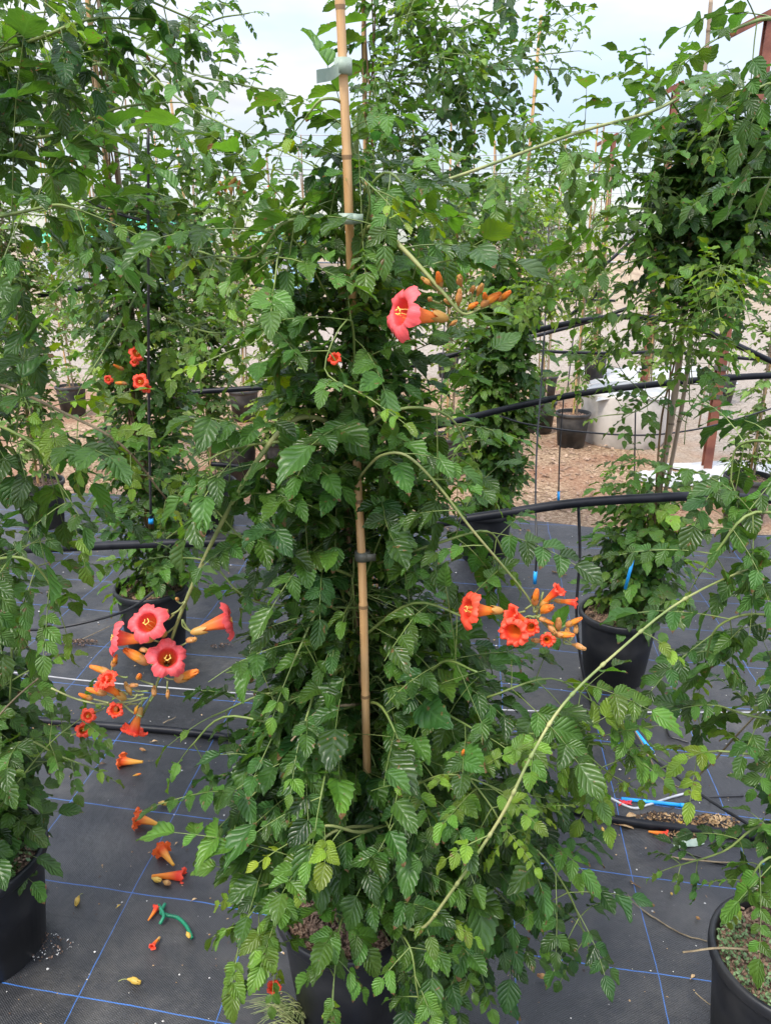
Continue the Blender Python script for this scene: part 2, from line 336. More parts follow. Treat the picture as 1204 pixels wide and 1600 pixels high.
def rv(s=1): return np.array([rnd.gauss(0, s), rnd.gauss(0, s), rnd.gauss(0, s)])
def compound(F, p, d, out, L, pairs, ll, tint, droop=.5):
    """a pinnate leaf: bending rachis with opposite leaflets and one at the tip"""
    d = nrm(d)
    if F.blocked(p, p+d*L*.5-UP*.15*L, p+d*L*.8-UP*.4*L): return
    P = [p]; cur = p.copy(); dd = d.copy(); seg = pairs+2; dirs = [dd]
    for i in range(seg):
        dd = nrm(dd + np.array([0, 0, -droop*.9/seg]) + rv(.03)); cur = cur + dd*L/seg; P.append(cur); dirs.append(dd)
    if F.lod > 0: F.stem.tube(P, [.0011, .0006], 3, 0, cap=False)
    rn = nrm(UP*.8 + out*.5 + rv(.18))
    for i in range(pairs):
        q = P[i+2]; t = dirs[i+2]; sd = nrm(cross(t, rn)); k = 1 - .35*abs(i-(pairs-1)*.45)/pairs
        for sg in (1, -1):
            if rnd.random() < .04: continue
            ld = nrm(sd*sg*.85 + t*.55 + np.array([0, 0, -.55*droop]) + rv(.13))
            F.leaflet(q, ld, nrm(rn*.9 + sd*sg*.25 + rv(.16)), ll*k*rnd.uniform(.82, 1.12), min(1, max(0, tint+rnd.gauss(0, .04))))
    F.leaflet(P[-1], nrm(dirs[-1] + np.array([0, 0, -.35*droop]) + rv(.1)), nrm(rn+rv(.15)), ll*rnd.uniform(1.0, 1.25), min(1, max(0, tint)))

def shoot(F, pts, r=(.003, .0015), spacing=.05, ll=.06, pairs=3, tint=.3, start=.1, droop=.5, mat=0, leaves=True, k=5, sides=5, tip=True, L=None):
    P = smooth(pts, k); F.stem.tube(P, list(r) if not np.isscalar(r) else r, sides, mat)
    if not leaves: return P
    seg = [np.linalg.norm(P[i+1]-P[i]) for i in range(len(P)-1)]; tot = sum(seg); pos = tot*start; acc = 0; alt = rnd.random() < .5
    for i in range(len(seg)):
        while pos <= acc+seg[i] and pos < tot:
            f = (pos-acc)/seg[i]; q = P[i]*(1-f)+P[i+1]*f; T = nrm(P[i+1]-P[i]); fr = pos/tot
            side = cross(T, UP); side = nrm(side if np.linalg.norm(side) > .15 else np.array([1., 0, 0])); upn = cross(side, T)
            a0 = (math.pi/2 if alt else 0) + rnd.gauss(0, .35); sc = 1 - .45*max(0, fr-.6)/.4
            for sg in (1, -1):
                if rnd.random() < .08: continue
                lat = (side*math.cos(a0) + upn*math.sin(a0))*sg
                d = nrm(lat*.95 + T*.45 + UP*.15 + rv(.12))
                l = ll*sc*rnd.uniform(.75, 1.15); n = max(2, pairs + rnd.choice([-1, 0, 0, 1]))
                compound(F, q, d, nrm(lat+T*.3), (L or l*(.75*n+.9)), n, l, tint + rnd.gauss(0, .05) + .25*max(0, fr-.75), droop*rnd.uniform(.6, 1.4))
            alt = not alt; pos += spacing*rnd.uniform(.75, 1.25)*(1-.3*fr)
        acc += seg[i]
    if tip: compound(F, P[-1], nrm(P[-1]-P[-2]), UP, ll*1.6, 2, ll*.55, tint+.3, droop*.5)
    return P

def envelope(rows, d):
    """outline rows (photo y, left x, right x) -> (z, xl, xr), real size at distance d"""
    out = []
    for y, a, b in rows:
        pa, pb = at(a, y, d), at(b, y, d); out.append((pa[2], pa[0], pb[0]))
    return np.array(sorted(out))
def fill(F, env, d, axis, n, ll, pairs, tint, spacing=.05, depth=1.0, droop=.55, tvar=.08, reach=.11, r=(.0025, .0012), weight=None, rise=.12, maxhalf=9, front=0, lz=0):
    zs = env[:, 0]; wd = env[:, 2]-env[:, 1]
    zz = np.linspace(zs[0], zs[-1], 200); ww = np.interp(zz, zs, wd)**.8
    if weight: ww = ww*np.array([weight(z) for z in zz])
    cdf = np.cumsum(ww)/ww.sum()
    for i in range(n):
        z = float(np.interp((i+rnd.random())/n, cdf, zz)); xl = np.interp(z, zs, env[:, 1]); xr = np.interp(z, zs, env[:, 2])
        ax = np.array([axis[0], axis[1], 0.]) ; a = rnd.uniform(0, 2*math.pi)
        if front and math.sin(a) > 0 and rnd.random() < front: a = -a
        c, s_ = math.cos(a), math.sin(a)
        hw = (xr-ax[0]) if c > 0 else (ax[0]-xl); hd = min(max(.08, (xr-xl)/2*depth), maxhalf)
        rad = math.hypot(hw*c, hd*s_) - reach; rad = max(.03, rad)*rnd.uniform(.55, 1.0)
        z0 = z - rnd.uniform(.3, 1.0)*min(.25, rad) - rise*.5
        st = np.array([ax[0]+.01*c, ax[1]+.01*s_, max(.3, z0)])
        en = np.array([ax[0]+rad*c, ax[1]+rad*s_, z-.02])
        if F.blocked(en, en*.7+st*.3): continue
        mid = (st+en)/2 + np.array([0, 0, rise*rnd.uniform(.2, 1)]) + rv(.015)
        shoot(F, [st, mid, en], r, spacing, ll*rnd.uniform(.8, 1.15)*(1-lz*min(1, max(0, (z-.75)/.5))), pairs, tint + rnd.gauss(0, tvar), .25 if rad > .12 else .1, droop, k=4, sides=4)

def airy(F, axis, d, n, px, py, ll=.032, tint=.3, spacing=.06, dmin=.75, pairs=3, droop=.4):
    """thin wandering shoots reaching out of the plant"""
    for i in range(n):
        ex, ey = rnd.uniform(*px), rnd.uniform(*py); e0 = at(ex, ey, d*rnd.uniform(dmin, 1.05)); z0 = max(.4, min(axis[2], e0[2]-rnd.uniform(.0, .35))); s0 = np.array([axis[0], axis[1], z0])
        m0 = (s0+e0)/2 + UP*rnd.uniform(-.02, .14) + rv(.03); m1 = m0*.4+e0*.6 + rv(.025) + UP*.03
        shoot(F, [s0, m0, m1, e0], (.0018, .0008), spacing, ll*rnd.uniform(.8, 1.25), pairs, tint+rnd.gauss(0, .12), .35, droop, sides=4)
def pot(parent, c, r=.14, h=.28, mat='pot', chips=120, soil_drop=.03):
    c = np.array([c[0], c[1], 0.])
    m = MB(); b = r*.80
    prof = [(0.001, .004), (b-.012, .004), (b-.006, .0), (b, .006), (b+(r-b)*.30, h*.3), (b+(r-b)*.31, h*.30), (b+(r-b)*.62, h*.62), (b+(r-b)*.88, h*.86), (r*.985, h*.905), (r+.006, h*.91), (r+.008, h*.925),
            (r+.008, h-.004), (r+.005, h), (r-.002, h), (r-.006, h-.006), (r-.008, h-.05), (r-.02, h*.5)]
    m.lathe(prof, c, 56, wob=.012)
    po = m.build('pot', M[mat], parent)
    s = MB(); n = 22; zs = h-soil_drop; rr = r-.009
    V = [(c[0], c[1], zs+.01)]; 
    for i in range(1, n+1):
        for k in range(56):
            a = 2*math.pi*k/56; q = rr*i/n; V.append((c[0]+q*math.cos(a), c[1]+q*math.sin(a), zs + .012*math.cos(q/rr*1.5) + (rnd.uniform(-.004, .005) if i < n else -.02)))
    Fc = [(0, 1+k, 1+(k+1) % 56) for k in range(56)] + [(1+(i-1)*56+k, 1+i*56+k, 1+i*56+(k+1) % 56, 1+(i-1)*56+(k+1) % 56) for i in range(1, n) for k in range(56)]
    s.add(V, Fc)
    for i in range(chips):
        a = rnd.uniform(0, 6.28); q = rr*.93*math.sqrt(rnd.random()); s.box((c[0]+q*math.cos(a), c[1]+q*math.sin(a), zs+.008+rnd.uniform(0, .006)), (rnd.uniform(.002, .011), rnd.uniform(.002, .005), rnd.uniform(.0015, .004)), rnd.uniform(0, 3), 1)
    s.build('soil', [M['soil'], M['chip']], parent, sm=False)
    return po
def cane(parent, pts, r, mat='cane', name='cane', ties=(), k=10):
    m = MB(); P = smooth(pts, k); P2 = []; rr = []
    tot = sum(np.linalg.norm(P[i+1]-P[i]) for i in range(len(P)-1)); n = max(8, int(tot/.0085))
    cum = np.concatenate([[0], np.cumsum([np.linalg.norm(P[i+1]-P[i]) for i in range(len(P)-1)])]); A = np.array(P)
    for i in range(n+1):
        t = tot*i/n; P2.append(np.array([np.interp(t, cum, A[:, j]) for j in range(3)])); f = (t % .17)/.17
        rr.append(r*(1-.22*i/n)*(1.16 if f < .05 else (.95 if f < .1 else 1)))
    m.tube(P2, rr, 10); o = m.build(name, M[mat], parent)
    for (t, mt, hh) in ties:
        i = int(t*n); b = MB(); q = P2[i]; dr = nrm(P2[i+1]-P2[i]); b.tube([q-dr*hh/2, q-dr*hh/4, q+dr*hh/4, q+dr*hh/2], [r*1.25, r*1.4, r*1.4, r*1.25], 12)
        tb = b.build('tie', M[mt], o)
    return o

# ------------------------------------------------------------ flowers (mouth along +Z, base at the origin)
def corolla_mesh(name, mat, length=.060, mouth=.0150, lobe=.0185, openn=1.0, seed=0, frill=.0):
    r = random.Random(seed); seg = 60; rows = []
    nt_, nf = 9, 8
    for i in range(nt_+1):
        t = i/nt_; rows.append(('t', t))
    for i in range(1, nf+1): rows.append(('f', i/nf))
    V = []; A = []; ph = [r.uniform(-.12, .12) for _ in range(5)]; rec = [r.uniform(.6, 1.5) for _ in range(5)]; sz = [r.uniform(.85, 1.1) for _ in range(5)]
    for kind, t in rows:
        for k in range(seg):
            a = 2*math.pi*k/seg; li = int(a/(2*math.pi)*5) % 5; la = (a/(2*math.pi)*5) % 1
            if kind == 't':
                q = .0032 + (mouth-.0032)*(t**1.25); z = length*t; rad = q*(1+.03*math.cos(5*a)); A_ = (t*.6, k/seg)
                x_ = .006*math.sin(t*math.pi*.5)   # slight bend of the tube
            else:
                edge = abs(math.sin(math.pi*la))**.7          # 1 at the middle of a lobe, 0 at the notch
                ext = lobe*t*(.50+.50*edge)*sz[li]
                op = openn
                rad = mouth + ext*math.sin(min(1.45, .25+1.25*t)*op) if op > 0 else mouth
                z = length + ext*math.cos(.35+1.25*t)*(1.0) + ext*(1-op)*.9 - op*rec[li]*.0055*(t**3)*edge + frill*math.sin(a*11+seed)*t*.004
                z += (.0018*math.sin(a*9+ph[li]*20)+.0012*math.sin(a*23+seed))*t; rad *= 1+.035*math.sin(a*17+seed*2)*t
                A_ = (.6+.4*t, k/seg); x_ = .006
            V.append((rad*math.cos(a)+x_, rad*math.sin(a), z)); A.append((*A_, 0, 0))
    n = len(rows); m = MB()
    m.add(V, [(i*seg+k, i*seg+(k+1) % seg, (i+1)*seg+(k+1) % seg, (i+1)*seg+k) for i in range(n-1) for k in range(seg)], 0, np.array(A))
    o = m.build(name, mat); me = o.data; bpy.data.objects.remove(o); return me
def calyx_mesh(mat, L=.018, w=.0062):
    V = []; seg = 20
    for i, (t, q) in enumerate([(-.12, .25), (0, .55), (.2, .85), (.55, 1.0), (.8, 1.02), (1.0, 1.0)]):
        for k in range(seg):
            a = 2*math.pi*k/seg; pt = abs(math.cos(2.5*a)); zz = L*t*(1 if i < 5 else (.8+.42*pt)); V.append((w*q*math.cos(a), w*q*math.sin(a), zz))
    m = MB(); m.add(V, [(i*seg+k, i*seg+(k+1) % seg, (i+1)*seg+(k+1) % seg, (i+1)*seg+k) for i in range(5) for k in range(seg)])
    o = m.build('calyx', mat); me = o.data; bpy.data.objects.remove(o); return me
def stamen_mesh():
    m = MB()
    for k in range(4):
        a = k*1.3+.4; b = [np.array([.006+.004*math.cos(a), .004*math.sin(a), .03]), np.array([.006+.006*math.cos(a), .006*math.sin(a), .05]), np.array([.006+.003*math.cos(a), .004*math.sin(a), .064])]
        m.tube(smooth(b, 4), .0005, 5); e = b[-1]
        for sg in (1, -1): m.tube([e, e+np.array([sg*.0035*math.sin(a), -sg*.0035*math.cos(a), .002])], [.0010, .0007], 6)
    o = m.build('stamen', M['yellow']); me = o.data; bpy.data.objects.remove(o); return me
def bud_mesh(name, mat, L=.045, w=.0085, seed=0):
    V = []; A = []; seg = 40; n = 16; bend = [.004, .009, -.006, .006][seed % 4]; rb = [.07, .11, .06, .12][seed % 4]
    for i in range(n+1):
        t = i/n; q = w*(.28+.72*math.sin(math.pi*min(1, t**1.1*.93+.02))**.8) if t < 1 else w*.08
        if t < .35: q = w*(.35+1.5*t)*.85
        for k in range(seg):
            a = 2*math.pi*k/seg; V.append((q*(1+rb*abs(math.cos(2.5*a+t)))*math.cos(a)+bend*t*t, q*(1+rb*abs(math.cos(2.5*a+t)))*math.sin(a), L*t+(.003*math.cos(5*a) if t > .9 else 0))); A.append((t*.95, k/seg, 0, 0))
    m = MB(); m.add(V, [(i*seg+k, i*seg+(k+1) % seg, (i+1)*seg+(k+1) % seg, (i+1)*seg+k) for i in range(n) for k in range(seg)] + [tuple(n*seg+k for k in range(seg))], 0, np.array(A))
    o = m.build(name, mat); me = o.data; bpy.data.objects.remove(o); return me
FM = {'pink': [corolla_mesh('corolla', M['fl_pink'], seed=k) for k in range(3)], 'red': [corolla_mesh('corolla', M['fl_red'], seed=k+5, openn=.95) for k in range(3)],
      'half': [corolla_mesh('corolla', M['fl_red'], seed=k+9, openn=.35, lobe=.016, mouth=.010, length=.055) for k in range(2)],
      'frill': [corolla_mesh('corolla', M['fl_red'], seed=k+12, openn=.75, lobe=.016, frill=1.0, length=.05) for k in range(2)],
      'fallen': [corolla_mesh('corolla', M['fl_fallen'], seed=k+20, openn=.62, lobe=.017, mouth=.011, length=.052, frill=.5) for k in range(3)],
      'bud': [bud_mesh('bud', M['fl_bud'], .045, .0066), bud_mesh('bud', M['fl_bud'], .045, .0078, 1), bud_mesh('bud', M['fl_bud'], .045, .0058, 2)], 'smallbud': [bud_mesh('bud', M['calyx_brown'], .020, .0042), bud_mesh('bud', M['calyx_brown'], .017, .0048, 1), bud_mesh('bud', M['fl_bud'], .022, .0044, 2), bud_mesh('bud', M['calyx'], .020, .0040, 3)],
      'ybud': [bud_mesh('bud', M['bud_yellow'], .03, .0065)], 'bbud': [bud_mesh('bud', M['bud_brown'], .028, .007)]}
CAL = calyx_mesh(M['calyx']); CALB = calyx_mesh(M['calyx_brown'], .014); STA = stamen_mesh()
def orient(d, roll=0):
    q = Vector(d).to_track_quat('Z', 'Y'); return q @ Matrix.Rotation(roll, 4, 'Z').to_quaternion()
def flower(F, parent, base, mouth, kind='pink', size=None, stalk=None, var=None):
    """a flower as a part of its vine, from its base to its mouth"""
    base = np.array(base); mouth = np.array(mouth); d = mouth-base; Ln = np.linalg.norm(d)
    nat = {'pink': .062, 'red': .062, 'half': .062, 'frill': .052, 'bud': .045, 'smallbud': .024, 'fallen': .06}[kind]
    sc = (size if size else Ln/nat)*(rnd.uniform(.78, 1.02) if 'bud' in kind else 1)
    me = rnd.choice(FM[kind]) if var is None else FM[kind][var]
    o = bpy.data.objects.new('bud' if 'bud' in kind else 'flower', me); COL.objects.link(o); o.parent = parent
    o.location = tuple(base-np.array(parent.location)); o.rotation_mode = 'QUATERNION'; o.rotation_quaternion = orient(d, rnd.uniform(0, 6)); o.scale = (sc,)*3
    if kind != 'smallbud':
        c = bpy.data.objects.new('calyx', CAL if kind != 'bud' else CALB); COL.objects.link(c); c.parent = o; c.scale = (1.15,)*3 if kind != 'bud' else (1.35,)*3
    if kind in ('pink', 'red'):
        c = bpy.data.objects.new('stamen', STA); COL.objects.link(c); c.parent = o
    if stalk is not None and F is not None:
        st = np.array(stalk); F.stem.tube(smooth([st, (st+base)/2 - nrm(d)*.006 + rv(.002), base], 4), [.0018, .0014], 5, 1)
    return o
# ============================================================ THE SETTING
YAW = .185
# open ground: dirt, pale gravel and dry field
m, t, b, o = newmat('bare_earth'); l = t.links.new
tc = N(t, 'ShaderNodeTexCoord'); xyz = N(t, 'ShaderNodeSeparateXYZ'); l(tc.outputs['Object'], xyz.inputs[0])
def noise(t, sc, det=6, vec=None, rough=.6):
    n = N(t, 'ShaderNodeTexNoise'); n.inputs['Scale'].default_value = sc; n.inputs['Detail'].default_value = det; n.inputs['Roughness'].default_value = rough
    if vec is not None: t.links.new(vec, n.inputs['Vector'])
    return n.outputs[0]
def ramp(t, f, stops):
    r = N(t, 'ShaderNodeValToRGB'); e = r.color_ramp.elements
    while len(e) < len(stops): e.new(.5)
    for q, (p, c) in zip(e, stops): q.position = p; q.color = (*c, 1)
    t.links.new(f, r.inputs[0]); return r.outputs[0]
def mixc(t, f, a, b_, bt='MIX'):
    n = N(t, 'ShaderNodeMixRGB', blend_type=bt)
    for i, x in enumerate((f, a, b_)):
        if isinstance(x, (int, float)): n.inputs[i].default_value = x
        elif isinstance(x, tuple): n.inputs[i].default_value = (*x, 1)
        else: t.links.new(x, n.inputs[i])
    return n.outputs[0]
O = tc.outputs['Object']
mul = ramp(t, noise(t, 45, 8, O, .7), [(.34, (.12, .07, .035)), (.5, (.31, .20, .115)), (.64, (.55, .41, .27))])
mulp = mixc(t, ramp(t, noise(t, 1.6, 3, O), [(.45, (0, 0, 0)), (.62, (.75, .75, .75))]), mul, (.27, .13, .07))
grv = ramp(t, noise(t, 30, 8, O, .7), [(.35, (.19, .155, .12)), (.65, (.42, .36, .295))])
fld = ramp(t, noise(t, 3, 8, O, .6), [(.35, (.22, .16, .105)), (.65, (.36, .28, .19))])
wob = mth(t, 'MULTIPLY', mth(t, 'SUBTRACT', noise(t, 1.2, 4, O), .5), 2.2)
kx = N(t, 'ShaderNodeMapRange'); l(mth(t, 'ADD', xyz.outputs[0], wob), kx.inputs[0]); kx.inputs[1].default_value = 2.1; kx.inputs[2].default_value = 3.0
ky = N(t, 'ShaderNodeMapRange'); l(mth(t, 'ADD', xyz.outputs[1], wob), ky.inputs[0]); ky.inputs[1].default_value = 8.5; ky.inputs[2].default_value = 10.0
kf = N(t, 'ShaderNodeMapRange'); l(mth(t, 'ADD', xyz.outputs[1], mth(t, 'MULTIPLY', wob, 3)), kf.inputs[0]); kf.inputs[1].default_value = 14; kf.inputs[2].default_value = 22
c = mixc(t, mth(t, 'MAXIMUM', kx.outputs[0], ky.outputs[0]), mulp, grv); c = mixc(t, kf.outputs[0], c, fld)
l(c, b.inputs['Base Color']); b.inputs['Roughness'].default_value = .95
bn = N(t, 'ShaderNodeBump'); bn.inputs['Strength'].default_value = .9; bn.inputs['Distance'].default_value = .03; l(noise(t, 38, 8, O, .7), bn.inputs['Height']); l(bn.outputs[0], b.inputs['Normal'])
M['earth'] = m
g = MB(); xs = [-900, -200, -40] + list(np.linspace(-12, 14, 60)) + [40, 200, 900]; ys = [-60, -5, 1] + list(np.linspace(4, 20, 50)) + [40, 100, 300, 1200]
V = [(x, y, (-.012 + .014*math.sin(x*1.9+y)*math.sin(y*1.3) if 4.6 < y < 18 and abs(x) < 12 else -.03)) for y in ys for x in xs]; nx = len(xs)
g.add(V, [(j*nx+i, j*nx+i+1, (j+1)*nx+i+1, (j+1)*nx+i) for j in range(len(ys)-1) for i in range(nx-1)])
tag(g.build('ground', M['earth']), kind='structure')
# woven ground cover with its blue guide threads
m, t, b, o = newmat('woven_ground_cover'); l = t.links.new
tc = N(t, 'ShaderNodeTexCoord'); O = tc.outputs['Object']; xyz = N(t, 'ShaderNodeSeparateXYZ'); l(O, xyz.inputs[0]); X, Y = xyz.outputs[0], xyz.outputs[1]
wb = mth(t, 'MULTIPLY', mth(t, 'SUBTRACT', noise(t, 1.3, 2, O), .5), .05); wb2 = mth(t, 'MULTIPLY', mth(t, 'SUBTRACT', noise(t, 26, 2, O), .5), .003)
cs = mth(t, 'ADD', mth(t, 'ADD', Y, mth(t, 'MULTIPLY', X, YAW)), mth(t, 'ADD', wb, wb2)); ls = mth(t, 'ADD', mth(t, 'SUBTRACT', X, mth(t, 'MULTIPLY', Y, .114)), mth(t, 'ADD', wb, wb2))
def line(coord, off, sp, wd):
    f = mth(t, 'FRACT', mth(t, 'ADD', mth(t, 'DIVIDE', mth(t, 'SUBTRACT', coord, off), sp), 100.5)); dd = mth(t, 'MULTIPLY', mth(t, 'ABSOLUTE', mth(t, 'SUBTRACT', f, .5)), sp)
    return mth(t, 'SUBTRACT', 1.0, mth(t, 'MINIMUM', mth(t, 'DIVIDE', dd, wd), 1.0))
l1 = mth(t, 'MAXIMUM', line(cs, 1.135, .30, .0018), mth(t, 'MULTIPLY', line(ls, -.83, .325, .0018), .6))
l1 = mth(t, 'MULTIPLY', mth(t, 'MINIMUM', mth(t, 'MULTIPLY', l1, 1.8), 1.0), mth(t, 'ADD', .35, mth(t, 'MULTIPLY', noise(t, 22, 3, O), .9)))
base = ramp(t, noise(t, 7, 8, O, .65), [(.3, (.010, .011, .013)), (.7, (.027, .028, .031))])
base = mixc(t, ramp(t, noise(t, 2.1, 10, O, .75), [(.50, (0, 0, 0)), (.72, (.6, .6, .6))]), base, (.13, .12, .105))
base = mixc(t, ramp(t, noise(t, 160, 3, O, .6), [(.69, (0, 0, 0)), (.74, (.5, .5, .5))]), base, (.25, .24, .22))
seam = mth(t, 'MAXIMUM', line(cs, 1.335, .62, .004), 0)
base = mixc(t, mth(t, 'MULTIPLY', seam, .55), base, (.012, .012, .014))
# faint weave ribs
rib = mth(t, 'MULTIPLY', mth(t, 'SINE', mth(t, 'MULTIPLY', cs, 2*math.pi/.0052)), mth(t, 'SINE', mth(t, 'MULTIPLY', ls, 2*math.pi/.0075)))
base = mixc(t, mth(t, 'ADD', .5, mth(t, 'MULTIPLY', rib, .4)), mixc(t, .22, base, (0, 0, 0)), mixc(t, .05, base, (.3, .3, .32)))
c = mixc(t, l1, base, (.05, .17, .50))
l(c, b.inputs['Base Color']); b.inputs['Roughness'].default_value = .40; b.inputs['Specular IOR Level'].default_value = .55
bn = N(t, 'ShaderNodeBump'); bn.inputs['Strength'].default_value = .6; bn.inputs['Distance'].default_value = .016
l(mth(t, 'ADD', mth(t, 'MULTIPLY', rib, .04), noise(t, 9, 5, O)), bn.inputs['Height']); l(bn.outputs[0], b.inputs['Normal'])
M['mat'] = m
g = MB(); nx, ny = 150, 110
V = []
for j in range(ny+1):
    for i in range(nx+1):
        x = -6+12*i/nx; v = j/ny; yb = 4.45-YAW*x+.025*math.sin(x*3.1)+.012*math.sin(x*9); y = -1.5+(yb+1.5)*v
        z = .004 + .003*math.sin(x*4+y*3)+.002*math.sin(y*13+x*2); z = z if v < .985 else z+.02*(v-.97)/.03
        V.append((x, y, z+.004))
g.add(V, [(j*(nx+1)+i, j*(nx+1)+i+1, (j+1)*(nx+1)+i+1, (j+1)*(nx+1)+i) for j in range(ny) for i in range(nx)])
tag(g.build('ground_cover', M['mat']), kind='structure')
# low hills on the horizon
h = MB(); V = []; n = 80
for i in range(n+1):
    x = -500+1000*i/n; hh = 4 + 3*math.sin(i*.23) + 2*math.sin(i*.61+1)
    for (yy, z) in ((380, -1), (400, hh*.55), (430, hh), (520, -1)): V.append((x, yy+20*math.sin(i*.4), z))
h.add(V, [(i*4+k, (i+1)*4+k, (i+1)*4+k+1, i*4+k+1) for i in range(n) for k in range(3)])
tag(h.build('hills', pmat('far_hill', (.16, .18, .13), (.27, .26, .19), .05, .9, 0)), kind='structure')
# bank of dry soil beyond the rows
h = MB(); V = []; n = 60
for i in range(n+1):
    x = -30+90*i/n; 
    for (yy, z) in ((33, -.06), (34.5, .6+.12*math.sin(i*.9)), (36, .85+.15*math.sin(i*.7)), (41, .7), (45, -.06)): V.append((x, yy+.6*math.sin(i*.5), z))
h.add(V, [(i*5+k, (i+1)*5+k, (i+1)*5+k+1, i*5+k+1) for i in range(n) for k in range(4)])
tag(h.build('terrain', M['earth']), kind='structure')

# ---- far buildings, fence, trees
def shed(name, x0, x1, y, h0, ridge, wm, rm, label, doors=()):
    e = empty(name, ((x0+x1)/2, y, 0), label, 'shed'); m_ = MB(); dy = 8
    m_.box(((x0+x1)/2, y+dy/2, h0/2), (x1-x0, dy, h0)); m_.build('wall', wm, e, sm=False)
    r_ = MB(); o_ = .3
    V = [(x0-o_, y-o_, h0+.003), (x1+o_, y-o_, h0+.003), (x1+o_, y+dy+o_, h0+.003), (x0-o_, y+dy+o_, h0+.003), (x0-o_, y+dy/2, ridge), (x1+o_, y+dy/2, ridge)]
    r_.add(V, [(0, 1, 5, 4), (2, 3, 4, 5), (0, 4, 3), (1, 2, 5), (3, 2, 1, 0)]); r_.build('roof', rm, e, sm=False)
    for (dx, dw, dh) in doors:
        d_ = MB(); d_.box((dx, y-.03, dh/2), (dw, .06, dh)); d_.build('door', M['wire'], e, sm=False)
    return e
M['green_roof'] = pmat('green_sheet_roof', (.03, .36, .20), (.06, .48, .28), 1.5, .5, .2)
M['white_wall'] = pmat('pale_sheet_wall', (.55, .60, .64), (.72, .76, .8), 2, .6, .1)
M['blue_wall'] = pmat('pale_blue_wall', (.22, .42, .62), (.35, .55, .72), 2, .6, .1)
xa, xb = at(60, 400, 24)[0], at(235, 400, 24)[0]
shed('storage_shed', xa, xb, 24, 1.5, 2.35, M['white_wall'], M['green_roof'], 'low pale shed with a bright green roof glimpsed through the vines at far left', [((xa+xb)/2-.6, 1.2, 1.25)])
xa, xb = at(418, 400, 26)[0], at(462, 400, 26)[0]
shed('storage_shed', xa, xb, 26, 1.75, 2.1, M['blue_wall'], M['green_roof'], 'small light blue shed seen through leaves just left of the bamboo cane', [((xa+xb)/2, .4, 1.3)])
xa, xb = at(1184, 350, 60)[0], at(1260, 350, 60)[0]
shed('farm_building', xa, xb, 60, 4.2, 5.2, M['concrete'], pmat('roof_tile', (.3, .2, .14), (.45, .32, .24), 3, .8, .2), 'distant cream farm building at the far right edge of the field', [(xa+2, 1.5, 2.4)])
f = empty('field_fence', (12, 34, 0), 'long pale rail fence running across the field in front of the far bank', 'fence')
for zz in (1.05, .75):
    q = MB(); q.tube([(x, 32.4, zz+.02*math.sin(x)) for x in np.linspace(-8, 32, 40)], .035, 5); q.build('rail', M['wire_white'], f)
for k in range(14):
    q = MB(); q.tube([(-7+3*k, 32.4, -.03), (-7+3*k, 32.4, 1.2)], .05, 6); q.build('post', M['concrete'], f)
def tree(x, y, h, r, label, group='trees on the skyline', n=2600, seed=1):
    rr = random.Random(seed); e = empty('olive_tree', (x, y, 0), label, 'tree', group); tk = MB()
    tk.tube(smooth([(x, y, -.03), (x+.08*h*rr.uniform(-1, 1), y, h*.25), (x+.05*h, y, h*.5)], 4), [h*.035, h*.02], 8)
    cl = []
    for k in range(9):
        a = rr.uniform(0, 6.28); q = r*rr.uniform(.3, .8); c_ = np.array([x+q*math.cos(a), y+q*math.sin(a), h*rr.uniform(.38, .85)]); cl.append((c_, r*rr.uniform(.3, .5)))
        tk.tube(smooth([(x, y, h*.28), (np.array([x, y, h*.4])+c_)/2, c_], 3), [h*.014, h*.004], 5)
    tk.build('trunk', M['bark'], e); cr_ = MB(); s_ = h*.028
    V = []; F_ = []; A_ = []
    for k in range(n):
        c_, q = cl[rr.randrange(9)]; v = np.array([rr.gauss(0, 1), rr.gauss(0, 1), rr.gauss(0, .8)]); v = nrm(v)*q*rr.random()**.4; p = c_+v
        a_ = nrm(np.array([rr.gauss(0, 1) for _ in range(3)])); b_ = nrm(cross(a_, UP)); w_ = s_*rr.uniform(.5, 1.3)
        i0 = len(V); V += [p-a_*w_, p+b_*w_*.4, p+a_*w_, p-b_*w_*.4]; F_.append((i0, i0+1, i0+2, i0+3)); A_ += [(0, .5, .25+.3*rr.random(), rr.random())]*4
    cr_.add(V, F_, 0, np.array(A_)); cr_.build('crown', M['tree_leaf'], e, sm=False)
M['tree_leaf'] = pmat('far_tree_leaf', (.05, .07, .035), (.15, .17, .09), .8, .7, 0)
for (px, yt, d, r_, lb) in [(815, 318, 45, 2.0, 'dark rounded tree standing on the skyline in the centre gap between the vines'), (850, 335, 52, 1.8, 'smaller dark tree on the skyline just right of the rounded one'), (760, 340, 50, 1.6, 'dark tree on the skyline left of the rounded one, half behind vines'),
    (905, 366, 70, 2.6, 'low bushy tree on the far bank right of the skyline trees'), (985, 362, 75, 3.2, 'low wide tree on the far bank behind the tied crown vine'), (300, 372, 60, 2.5, 'low tree on the skyline left of the bamboo cane'), (40, 365, 65, 3.0, 'low tree on the skyline at the far left, behind the vines')]:
    p = at(px, yt, d); tree(p[0], d, p[2], r_, lb, seed=px)

